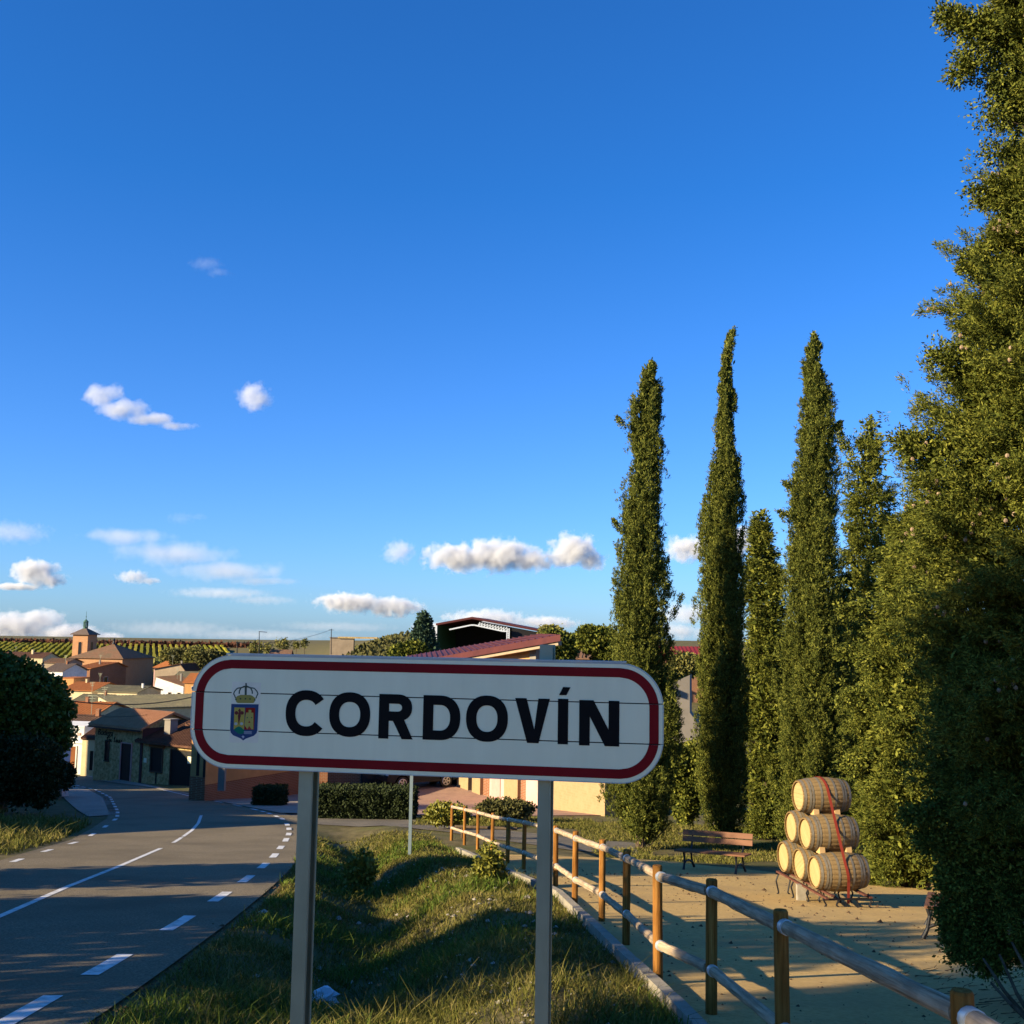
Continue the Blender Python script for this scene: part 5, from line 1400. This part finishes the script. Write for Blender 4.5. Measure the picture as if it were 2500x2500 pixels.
# left roadside pillar and wall
q = at(153, 1915, 58); g_ = G(q.x, q.y)
o = MB().box((q.x, q.y, g_ + 1.25), (.42, .42, 2.6), (Vector((.9, -.43, 0)), Vector((.43, .9, 0)), Vector((0, 0, 1)))).box((q.x, q.y, g_ + 2.6), (.5, .5, .1), (Vector((.9, -.43, 0)), Vector((.43, .9, 0)), Vector((0, 0, 1)))).build("gate_pillar", W_white); tag(o, "pale rendered gate pillar at the left roadside", "pillar")
a, b = at(98, 1905, 55), at(143, 1908, 57.6)
o = MB().prism([Vector((a.x, a.y, G(a.x, a.y) - .3)), Vector((b.x, b.y, G(b.x, b.y) - .3)), Vector((b.x, b.y, G(b.x, b.y) + 2.3)), Vector((a.x, a.y, G(a.x, a.y) + 2.3))], (0, .25, 0)).build("garden_wall", W_grey); tag(o, "dark grey garden wall running left from the gate pillar", "wall")

# houses out of frame on the left: their roofs throw the straight shadow over the bend and shade the winery
def side_house(label, x, y, rot, w, l, hw, rise):
    h = House(label, 0, 0, 40, rot, w, l, hw, 'gable_u', rise, W_beige, T_red, tiles=.5, group="houses outside the picture on the left")
    h.t.location = h.t.location + Vector((x, y, G(x, y))) - h.O
side_house("two-storey house among the trees left of the plane tree, outside the picture", -36, 30, -15, 9, 9, 5.0, 1.4)
side_house("second house outside the picture, behind the plane tree's garden", -41, 44, -15, 9, 12, 6.5, 1.4)
side_house("tall house outside the picture on the street opposite the winery", -50, 60, -10, 11, 21, 6.2, 1.3)

# ================================================================ skyline masts, hut, poles and wires
def mast(label, x, y0, y1, Y, r, lattice=False):
    b = at(x, y1, Y); t_ = at(x, y0, Y); m = MB()
    m.tube(b - Vector((0, 0, 2)), t_, r, r * .7, 6)
    if lattice: m.bar(t_ + Vector((-.1, 0, 0)), t_ + Vector((1.6, 0, -.1)), .12)
    else: m.bar(t_ + Vector((-.6, 0, -.3)), t_ + Vector((.6, 0, -.3)), .1)
    o = m.build("mast", M_cable); tag(o, label, "mast", "poles on the skyline")
mast("thin dark pole on the skyline just right of the sign's left end", 579, 1566, 1600, 220, .13)
mast("tallest thin aerial mast between the skyline trees", 633, 1542, 1595, 225, .1, True)
mast("utility pole beside the hut on the hill", 809, 1535, 1578, 275, .13)
h = House("low flat-roofed hut on top of the scrubby hill", 806, 1557, 285, 5, 6, 5, 3, 'flat', 0, W_beige, W_grey, tiles=0, over=.2, name="hut", cat="hut")
h.box("earth_roof", 2, -.3, 2.9, 12, 5, 3.3, W_stone)
h = House("tiny white house on the skyline above the sign", 660, 1597, 230, 5, 4, 4, 3, 'gable_u', .8, W_white, T_brown, tiles=0)
h = House("roof edge of a low white house left of the skyline trees", 570, 1601, 215, 0, 4.4, 4, 3, 'flat', 0, W_white, T_brown, tiles=0)

b = gp(12, 1950); top = at(41, 1622, b.y)
t_ = thing("concrete_pole", "leaning grey concrete utility pole in front of the plane tree", "utility pole", b)
MB().prism([b + Vector((x * .17, y * .13, -.3)) for x, y in ((-1, -1), (1, -1), (1, 1), (-1, 1))], top - b + Vector((0, 0, .3))).build("shaft", M_conc, t_)
q = b.lerp(top, .71); MB().box((q.x + .05, q.y - .16, q.z), (.22, .03, .2)).build("plate", M_white, t_)
MB().bar(top + Vector((-.5, 0, -.3)), top + Vector((.5, 0, -.3)), .09).build("cross_arm", M_conc, t_)
def wire(label, pts, r=.02):
    m = MB(); m.path(pts, r, 5); o = m.build("cable", M_cable); tag(o, label, "cable")
def sag(a, b, s, n=10): return [a.lerp(b, i / n) + Vector((0, 0, -4 * s * (i / n) * (1 - i / n))) for i in range(n + 1)]
wire("black sagging cable strung from the plane tree across the village roofs to the sign", sag(at(60, 1690, 48), at(560, 1675, 62), 0.75, 14), .025)
wire("thin slack wire crossing in front of the bright orange-red roof", sag(at(120, 1735, 70), at(360, 1745, 74), .25), .012)
wire("thin wire on the skyline between pole and mast", sag(at(579, 1568, 220), at(809, 1537, 275), 1.2), .04)

# chevron sign on the bend
q = gp(199, 1886); t_ = thing("chevron_sign", "dark bend marker with white chevron on a thin post left of the winery", "traffic sign", q)
MB().tube((q.x, q.y, q.z - .2), (q.x, q.y, q.z + 2.6), .045, .045, 8).build("post", M_galv, t_)
for px, w_ in ((191.5, .30), (203, .36)):
    c = at(px, 1849, q.y - .06)
    pl = MB().box(c, (w_, .03, .36)).build("plate", M_vplast if px < 200 else M_black, t_)
    m = MB()
    for sg in (1, -1): m.add([c + Vector((x, -.018, z * sg)) for x, z in ((-.10, 0), (.0, .14), (.08, .14), (-.02, 0))], [(0, 1, 2, 3) if sg < 0 else (3, 2, 1, 0)])
    if px > 200: m.build("chevron", M_white, pl)

# ================================================================ parked car behind the hedge
cg = gp(1022, 1918); cy = cg.y
car = thing("parked_car", "dark grey off-road car parked behind the long hedge, silver wheels showing", "car", (at(1022, 1910, 64).x, 64, G(at(1022, 1910, 64).x, 64) + .04))
paint = mk("car_paint", [(0.016, 0.018, 0.02), (0.022, 0.024, 0.026)], scale=3, rough=.4, spec=.15)
prof = [(-2.25, .45), (-2.28, .75), (-2.15, .98), (-1.2, 1.08), (-.62, 1.62), (.2, 1.72), (1.5, 1.68), (1.98, 1.22), (2.2, 1.1), (2.25, .5), (1.75, .38), (1.70, .55), (1.55, .74), (1.30, .80), (1.05, .74), (.90, .55), (.85, .36), (-.95, .36), (-1.0, .55), (-1.15, .74), (-1.40, .80), (-1.65, .74), (-1.80, .55), (-1.85, .40)]
MB().prism([(x, -.88, z) for x, z in prof], (0, 1.76, 0)).build("body", paint, car)
for sy in (-1, 1):
    w_ = MB().prism([(x, sy * .885, z) for x, z in ((-.98, 1.12), (-.52, 1.56), (.2, 1.62), (.2, 1.12))], (0, sy * .01, 0)).prism([(x, sy * .885, z) for x, z in ((.28, 1.12), (.28, 1.62), (1.45, 1.58), (1.75, 1.16))], (0, sy * .01, 0)).build("side_window", M_pane, car)
    MB().box((0, sy * .90, .42), (2.0, .06, .10)).build("sill_trim", M_iron, car)
    MB().box((-2.22, sy * .66, .86), (.12, .34, .16)).build("headlight", flat("headlight", (.6, .62, .63), rough=.2, spec=.6), car)
    MB().box((2.2, sy * .74, .95), (.1, .2, .3)).build("tail_light", flat("tail_light", (.3, .01, .01), rough=.3), car)
    MB().box((-.85, sy * 1.0, 1.14), (.14, .2, .14)).build("mirror", paint, car)
    for x in (-1.40, 1.30):
        wh = MB().tube((x, sy * .68, .36), (x, sy * .90, .36), .36, .36, 24).build("wheel", M_iron, car, smooth=True)
        m = MB().lathe([(.25, 0), (.235, .02), (.2, .02)], 20, caps=False)
        for k in range(5):
            a = 2 * math.pi * k / 5; m.bar((.03 * math.cos(a), .03 * math.sin(a), .012), (.235 * math.cos(a), .235 * math.sin(a), .012), .075, .02)
        m.v = [(x + v[0], sy * (.903 + v[2]), .36 + v[1]) for v in m.v]
        m.build("rim", flat("alloy", (.55, .56, .56), rough=.35, metal=.6), wh)
MB().box((-2.27, 0, .56), (.1, 1.7, .22)).build("bumper", M_iron, car); MB().box((-2.285, 0, .80), (.04, .7, .16)).build("grille", M_galv, car)
for o in car.children_recursive:                      # parts were laid out round the origin
    if o.parent is car:
        dv = car.location
        for v in o.data.vertices: v.co += dv
        for c in o.children:
            for v in c.data.vertices: v.co += dv
car.rotation_euler = (0, 0, R(30))

# ================================================================ grass, weeds, pebbles, litter
Gv = np.vectorize(G)
def region_verge(n, y0, y1, rng, pw=1.6):
    y = y0 + (y1 - y0) * rng.random(n) ** pw
    xr = np.interp(y, [p[1] for p in RB], [p[0] for p in RB]) if False else np.interp(y, XR_Y, XR_X) + 0.70
    xf = np.interp(y, XF_Y, XF_X) + 0.02
    v = rng.random(n)
    return xr + (xf - xr) * v, y, v
def blades(name, label, x, y, h, w, mat, rng, tilt=0.5):
    n = len(x); z = Gv(x, y)
    P = np.stack([x, y, z - 0.005], 1)
    D = unit(np.stack([rng.normal(size=n) * tilt, rng.normal(size=n) * tilt, np.ones(n)], 1))
    S = unit(np.stack([rng.normal(size=n), rng.normal(size=n), np.zeros(n)], 1))
    bend = np.stack([rng.normal(size=n) * .3, rng.normal(size=n) * .3, np.full(n, -.1)], 1)
    h = h[:, None]; w = w[:, None]
    Q, T = P + D * h * .55, P + D * h + bend * h
    V = np.stack([P - S * w / 2, P + S * w / 2, Q + S * w * .4, Q - S * w * .4, Q - S * w * .4, Q + S * w * .4, T + S * w * .06, T - S * w * .06], 1)
    o = np_mesh(name, V.reshape(-1, 3), 4, mat, kind='stuff')
    o['label'] = label
    return o
rng = np.random.default_rng(101)
def patchy(x, y, s, ph): return np.sin(x * 1.7 * s + ph) * np.sin(y * 1.1 * s + 1.3 * ph) + 0.6 * np.sin(x * 4.1 * s - y * 2.3 * s + ph)
x, y, v = region_verge(165000, 5.5, 35, rng)
keep = (patchy(x, y, 1, .5) > rng.normal(size=len(x)) * .6 - .55)
keep2 = keep & (np.hypot(x - bg_.x, y - bg_.y + .1) > .2); x, y = x[keep2], y[keep2]
blades("grass", "dry and green grass covering the verge between road and fence", x, y, rng.gamma(3, .018, len(x)) + .02, np.clip(y * .0009, .006, .022) * rng.uniform(.7, 1.3, len(x)), M_grass, rng, .6)
x, y, v = region_verge(90000, 6, 34, rng)
keep = (patchy(x, y, .8, 2.1) + .8 * np.exp(-((v - .33) / .2) ** 2) > 0.75 + rng.normal(size=len(x)) * .25)
x, y = x[keep], y[keep]
blades("lush_grass", "patches of longer fresh green grass in the ditch and on the verge", x, y, rng.gamma(4, .026, len(x)) + .03, np.clip(y * .0010, .008, .024), M_grass2, rng, .45)
x = rng.uniform(-9, 0, 16000); y = rng.uniform(31.5, 37.6, 16000)
k = (x > np.interp(y, XR_Y, XR_X) + .9) & (x < np.interp(y, XF_Y, XF_X)) & (patchy(x, y, 1.2, .3) > -.7); x, y = x[k], y[k]
blades("verge_end_grass", "short dry grass where the verge meets the side road", x, y, rng.gamma(3, .025, len(x)) + .02, np.full(len(x), .026), M_grass, rng, .6)
# tall weeds near the camera and along edges
cx = np.concatenate([rng.uniform(-2.6, 1.2, 90), rng.uniform(-3.2, 0.9, 60)]); cy = np.concatenate([rng.uniform(7.6, 11.5, 90), rng.uniform(11, 24, 60)])
i = rng.integers(0, len(cx), 9000); x = cx[i] + rng.normal(size=9000) * .10; y = cy[i] + rng.normal(size=9000) * .10
blades("weeds", "taller straggly weeds standing out of the verge grass", x, y, rng.gamma(5, .03, 9000) + .04, np.full(9000, .009), M_grass, rng, .5)
# left bank and far verges
x = rng.uniform(-26, -11, 26000); y = rng.uniform(27, 46, 26000)
lbx = np.interp(y, [p[1] for p in LB], [p[0] for p in LB])
k = (x < lbx - .25) & (x > lbx - 7) & ((y < 40) | (x < lbx - 4)); x, y = x[k], y[k]
blades("bank_grass", "tall dry grass on the bank left of the road", x, y, rng.gamma(4, .05, len(x)) + .05, np.full(len(x), .035), M_grass, rng, .45)
x = rng.uniform(2.5, 14, 42000); y = rng.uniform(29, 46, 42000)
k = (y > 30 + .2 * np.abs(x - 6)) & (patchy(x, y, .5, 1.) > -.5); x, y = x[k], y[k]
blades("park_grass", "thin grass under the cypresses beyond the sand", x, y, rng.gamma(3, .025, len(x)) + .03, np.full(len(x), .028), M_grass, rng, .6)
x = rng.uniform(-3.5, 3.5, 9000); y = rng.uniform(41.5, 46.5, 9000)
blades("plaza_edge_grass", "strip of grass between side road and paved yard", x, y, rng.gamma(3, .03, 9000) + .03, np.full(9000, .03), M_grass, rng, .6)

def scatter(name, label, x, y, s, mat, rng, flatn=.6, nside=5):
    m = MB(); z = Gv(x, y)
    for px, py, pz, q in zip(x, y, z, s):
        a0 = rng.uniform(0, 6); k = rng.uniform(.6, 1.2, nside)
        lo = [(px + q * math.cos(a0 + 6.283 * i / nside) * k[i], py + q * math.sin(a0 + 6.283 * i / nside) * k[i], pz + .02) for i in range(nside)]
        m.add(lo + [(px + q * .2, py, pz + .02 + q * flatn)], [(i, (i + 1) % nside, nside) for i in range(nside)])
    o = m.build(name, mat, kind='stuff'); o['label'] = label
x, y, v = region_verge(900, 7, 26, rng); k = (v > .55) | (rng.random(900) < .2); x, y = x[k], y[k]
scatter("pebbles", "pale pebbles on the verge beside the fence", x, y, rng.gamma(3, .008, len(x)) * np.clip(y / 14, .45, 1.2) + .005, M_stone, rng)
y = 8 + 22 * rng.random(900) ** 1.4; x = np.interp(y, XR_Y, XR_X) + .70 + rng.normal(size=900) * .12
scatter("gravel", "gravel crumbling from the edge of the asphalt", x, y, rng.gamma(3, .004, 900) + .003, M_litter, rng)
y = 7 + 19 * rng.random(1500) ** 1.3; x = np.array([FX(q) for q in y]) + .3 + 8 * rng.random(1500)
scatter("litter", "small dark cones and bits of bark on the sand", x, y, rng.gamma(2, .005, 1500) * np.clip(y / 14, .6, 1.3) + .005, M_litter, rng, .9)
x = rng.uniform(4.0, 7, 300); y = rng.uniform(9, 13, 300)
m = MB()
for px, py in zip(x, y):
    a = rng.uniform(-.5, .5); L = rng.gamma(3, .03); z = G(px, py) + .03
    m.tube((px, py, z), (px + L * math.cos(a), py + L * math.sin(a) * .8, G(px + L * math.cos(a), py + L * math.sin(a) * .8) + .035 + rng.uniform(0, .03)), .004, .002, 5)
m.build("twigs", M_litter, kind='stuff')['label'] = "fallen twigs on the sand under the big conifer"

# ================================================================ vineyard and scrub on the far slopes
m = MB(); rv = np.random.default_rng(7)
rd = Vector((-.31, .95, 0)).normalized(); rn = Vector((rd.y, -rd.x, 0))
for i in range(84):
    s0 = Vector((-330, 424, 0)) + Vector((1, 0, 0)) * (i * 2.75)
    pts = []
    for k in range(26):
        p = s0 + rd * (k * 5.0); w_ = rv.uniform(.35, .75); hh = rv.uniform(1.0, 1.8)
        pts.append((p - rn * w_, p + rn * w_, G(p.x, p.y), hh))
    vs = []
    for a, b, z, hh in pts: vs += [(a.x, a.y, z - .2), (a.x, a.y, z + hh), (b.x, b.y, z + hh), (b.x, b.y, z - .2)]
    fs = []
    for k in range(25):
        for j in range(3): fs.append((k * 4 + j, k * 4 + j + 1, k * 4 + j + 5, k * 4 + j + 4))
    m.add(vs, fs)
o = m.build("vine_rows", M_vine, kind='stuff'); o['label'] = "rows of yellowing vines on the slope beyond the village"
# brown scrub strip along the crest
rs = np.random.default_rng(8)
n = 1500; C = np.stack([rs.uniform(-330, -125, n), rs.uniform(545, 560, n), np.zeros(n)], 1); C[:, 2] = Gv(C[:, 0], C[:, 1]) + .6
M_redvine = mk("red_vine", [(0.07, 0.03, 0.02), (0.13, 0.055, 0.03)], scale=.05, rough=.9, island=True)
o = np_mesh("crest_vines", sprays(C, np.tile([0., 0, 1], (n, 1)), 4, 1.2, .8, 1.6, 1.2, rs, 1.0), 4, M_redvine, kind='stuff'); o['label'] = "reddish vines along the crest of the far slope"
n = 5200; u = rs.uniform(-.25, .12, n); yy = rs.uniform(165, 330, n); C = np.stack([u * yy, yy, np.zeros(n)], 1); C[:, 2] = Gv(C[:, 0], C[:, 1]) + .2
o = np_mesh("scrub", sprays(C, np.tile([0., 0, 1], (n, 1)), 5, .8, .5, .9, .7, rs, 1.0), 4, M_scrub, kind='stuff'); o['label'] = "low dry scrub covering the hill behind the sign"
n = 2600; u = rs.uniform(-.36, -.2, n); yy = rs.uniform(335, 430, n); C = np.stack([u * yy, yy, np.zeros(n)], 1); C[:, 2] = Gv(C[:, 0], C[:, 1]) + 1
o = np_mesh("far_bushes", sprays(C, np.tile([0., 0, 1], (n, 1)), 5, 1.6, 1.2, 1.6, 1.2, rs, 1.0), 4, M_autumn, kind='stuff'); o['label'] = "bushes at the foot of the far vineyard"

# ================================================================ clouds
def cloud(label, parts, Y, dens, seed, sc_=1.0, soft=0.5, thick=0.8):
    """one cloud: puffs (px, py, rx, ry) at distance Y, a volume with a ragged edge"""
    k = Y / F
    x0 = min(p[0] - p[2] for p in parts); x1 = max(p[0] + p[2] for p in parts); y0 = min(p[1] - p[3] for p in parts); y1 = max(p[1] + p[3] for p in parts)
    c = at((x0 + x1) / 2, (y0 + y1) / 2, Y)
    rx, rz = (x1 - x0) / 2 * k * 1.15, (y1 - y0) / 2 * k * 1.25; ry = max(rz, rx * .5) * thick
    o = MB().box((0, 0, 0), (2 * rx, 2 * ry, 2 * rz)).build("cloud", None)
    o.location = c
    tag(o, label, "cloud")
    m = bpy.data.materials.new("cloud_vapour"); m.use_nodes = True; nt = m.node_tree; N, L = nt.nodes, nt.links
    N.remove(N["Principled BSDF"])
    pv = N.new("ShaderNodeVolumePrincipled"); pv.inputs['Color'].default_value = (1, 1, 1, 1); pv.inputs['Anisotropy'].default_value = 0.0
    tc = N.new("ShaderNodeTexCoord")
    nz = N.new("ShaderNodeTexNoise"); nz.inputs['Scale'].default_value = 2.0 / (rz * sc_); nz.inputs['Detail'].default_value = 5; nz.inputs['Roughness'].default_value = .62
    mp0 = N.new("ShaderNodeMapping"); mp0.inputs['Location'].default_value = (seed * 137.1, seed * 71.3, 0); L.new(tc.outputs['Object'], mp0.inputs['Vector'])
    L.new(mp0.outputs[0], nz.inputs['Vector'])
    last = None
    for (px, py, qx, qy) in parts:
        q = at(px, py, Y) - c
        mp = N.new("ShaderNodeMapping"); mp.vector_type = 'TEXTURE'; mp.inputs['Location'].default_value = q
        mp.inputs['Scale'].default_value = (qx * k, max(qy * k, qx * k * .5) * thick, qy * k)
        L.new(tc.outputs['Object'], mp.inputs['Vector'])
        ln = N.new("ShaderNodeVectorMath"); ln.operation = 'LENGTH'; L.new(mp.outputs[0], ln.inputs[0])
        s = N.new("ShaderNodeMath"); s.operation = 'SUBTRACT'; s.inputs[0].default_value = 1.0; L.new(ln.outputs['Value'], s.inputs[1])
        if last is None: last = s.outputs[0]
        else:
            mx = N.new("ShaderNodeMath"); mx.operation = 'MAXIMUM'; L.new(last, mx.inputs[0]); L.new(s.outputs[0], mx.inputs[1]); last = mx.outputs[0]
    # density = clamp(falloff + (noise - .5) * k) * dens
    a = N.new("ShaderNodeMath"); a.operation = 'MULTIPLY_ADD'; L.new(nz.outputs['Fac'], a.inputs[0]); a.inputs[1].default_value = 1.9; a.inputs[2].default_value = -0.98
    b = N.new("ShaderNodeMath"); b.operation = 'ADD'; L.new(a.outputs[0], b.inputs[0]); L.new(last, b.inputs[1])
    r = N.new("ShaderNodeMapRange"); r.inputs[1].default_value = 0; r.inputs[2].default_value = soft; r.inputs[4].default_value = dens; L.new(b.outputs[0], r.inputs[0])
    L.new(r.outputs[0], pv.inputs['Density']); L.new(pv.outputs[0], N["Material Output"].inputs['Volume'])
    o.data.materials.append(m)
    return o
CL = [
    ("long flat-bottomed cloud left of the nearest cypress", [(1120, 1362, 95, 38), (1215, 1355, 105, 44), (1290, 1368, 70, 32)], 3000, .09, 1, .7),
    ("round bright cloud touching the long one, next to the nearest cypress", [(1400, 1345, 62, 46), (1440, 1366, 46, 28), (1370, 1364, 40, 26)], 3000, .09, 2, .7),
    ("small ragged cloud at the left end of the long cloud", [(975, 1345, 44, 30), (960, 1366, 26, 14)], 3000, .03, 3, .7),
    ("flat bright cloud low above the sign", [(860, 1472, 95, 26), (960, 1482, 80, 26), (820, 1464, 50, 18)], 3400, .08, 4, .7),
    ("heaped white cloud at the left edge", [(85, 1396, 62, 36), (60, 1385, 36, 22), (110, 1415, 60, 22), (40, 1432, 60, 10)], 3000, .09, 5, .7),
    ("small white cloud with a slanting grey tail, upper left", [(252, 966, 48, 34), (300, 1000, 70, 28), (370, 1024, 70, 16), (430, 1040, 50, 12)], 3000, .04, 6, .7),
    ("lone small puff right of the tailed cloud", [(620, 970, 46, 38)], 3000, .035, 7, .7),
    ("tiny cloud above the church tower", [(325, 1408, 42, 18), (360, 1418, 34, 10)], 3000, .05, 8, .5),
    ("low cloud bank behind the church", [(30, 1530, 110, 40), (160, 1548, 90, 30), (100, 1512, 70, 26), (250, 1558, 60, 15)], 4200, .045, 9, .7),
    ("low grey cloud bank behind the open shed", [(1190, 1512, 110, 26), (1330, 1520, 90, 18), (1090, 1530, 90, 14)], 4600, .03, 10, .7),
    ("bright cloud half hidden by the slim cypress", [(1690, 1340, 74, 36), (1800, 1320, 60, 40)], 3000, .09, 11, .7),
    ("low cloud between the first two cypresses", [(1680, 1500, 80, 34), (1660, 1540, 70, 22)], 4200, .025, 12, .8),
    ("long thin slanting streak of grey cloud", [(300, 1310, 120, 22), (430, 1350, 150, 34), (560, 1395, 150, 26), (640, 1418, 90, 12)], 3600, .011, 13, 1.0),
    ("thin grey streak below the long slanting streak", [(540, 1448, 140, 16), (640, 1465, 90, 14)], 3600, .010, 14, 1.0),
    ("faint wisp high above the village", [(500, 645, 44, 22), (530, 665, 36, 14)], 3000, .006, 15, 1.0),
    ("faint haze patch at the left edge above the heaped cloud", [(30, 1300, 100, 30)], 3600, .010, 16, 1.0),
    ("faint small smudge of cloud below the tailed cloud", [(440, 1265, 40, 16), (480, 1262, 30, 10)], 3000, .006, 17, 1.0),
    ("thin wide cloud sheet low behind the village", [(620, 1550, 220, 16), (420, 1535, 180, 22), (820, 1530, 160, 14)], 5000, .003, 18, 1.0),
]
for lab, parts, Y, dens, seed, soft in CL:
    cloud(lab, parts, Y, dens, seed, soft=soft)
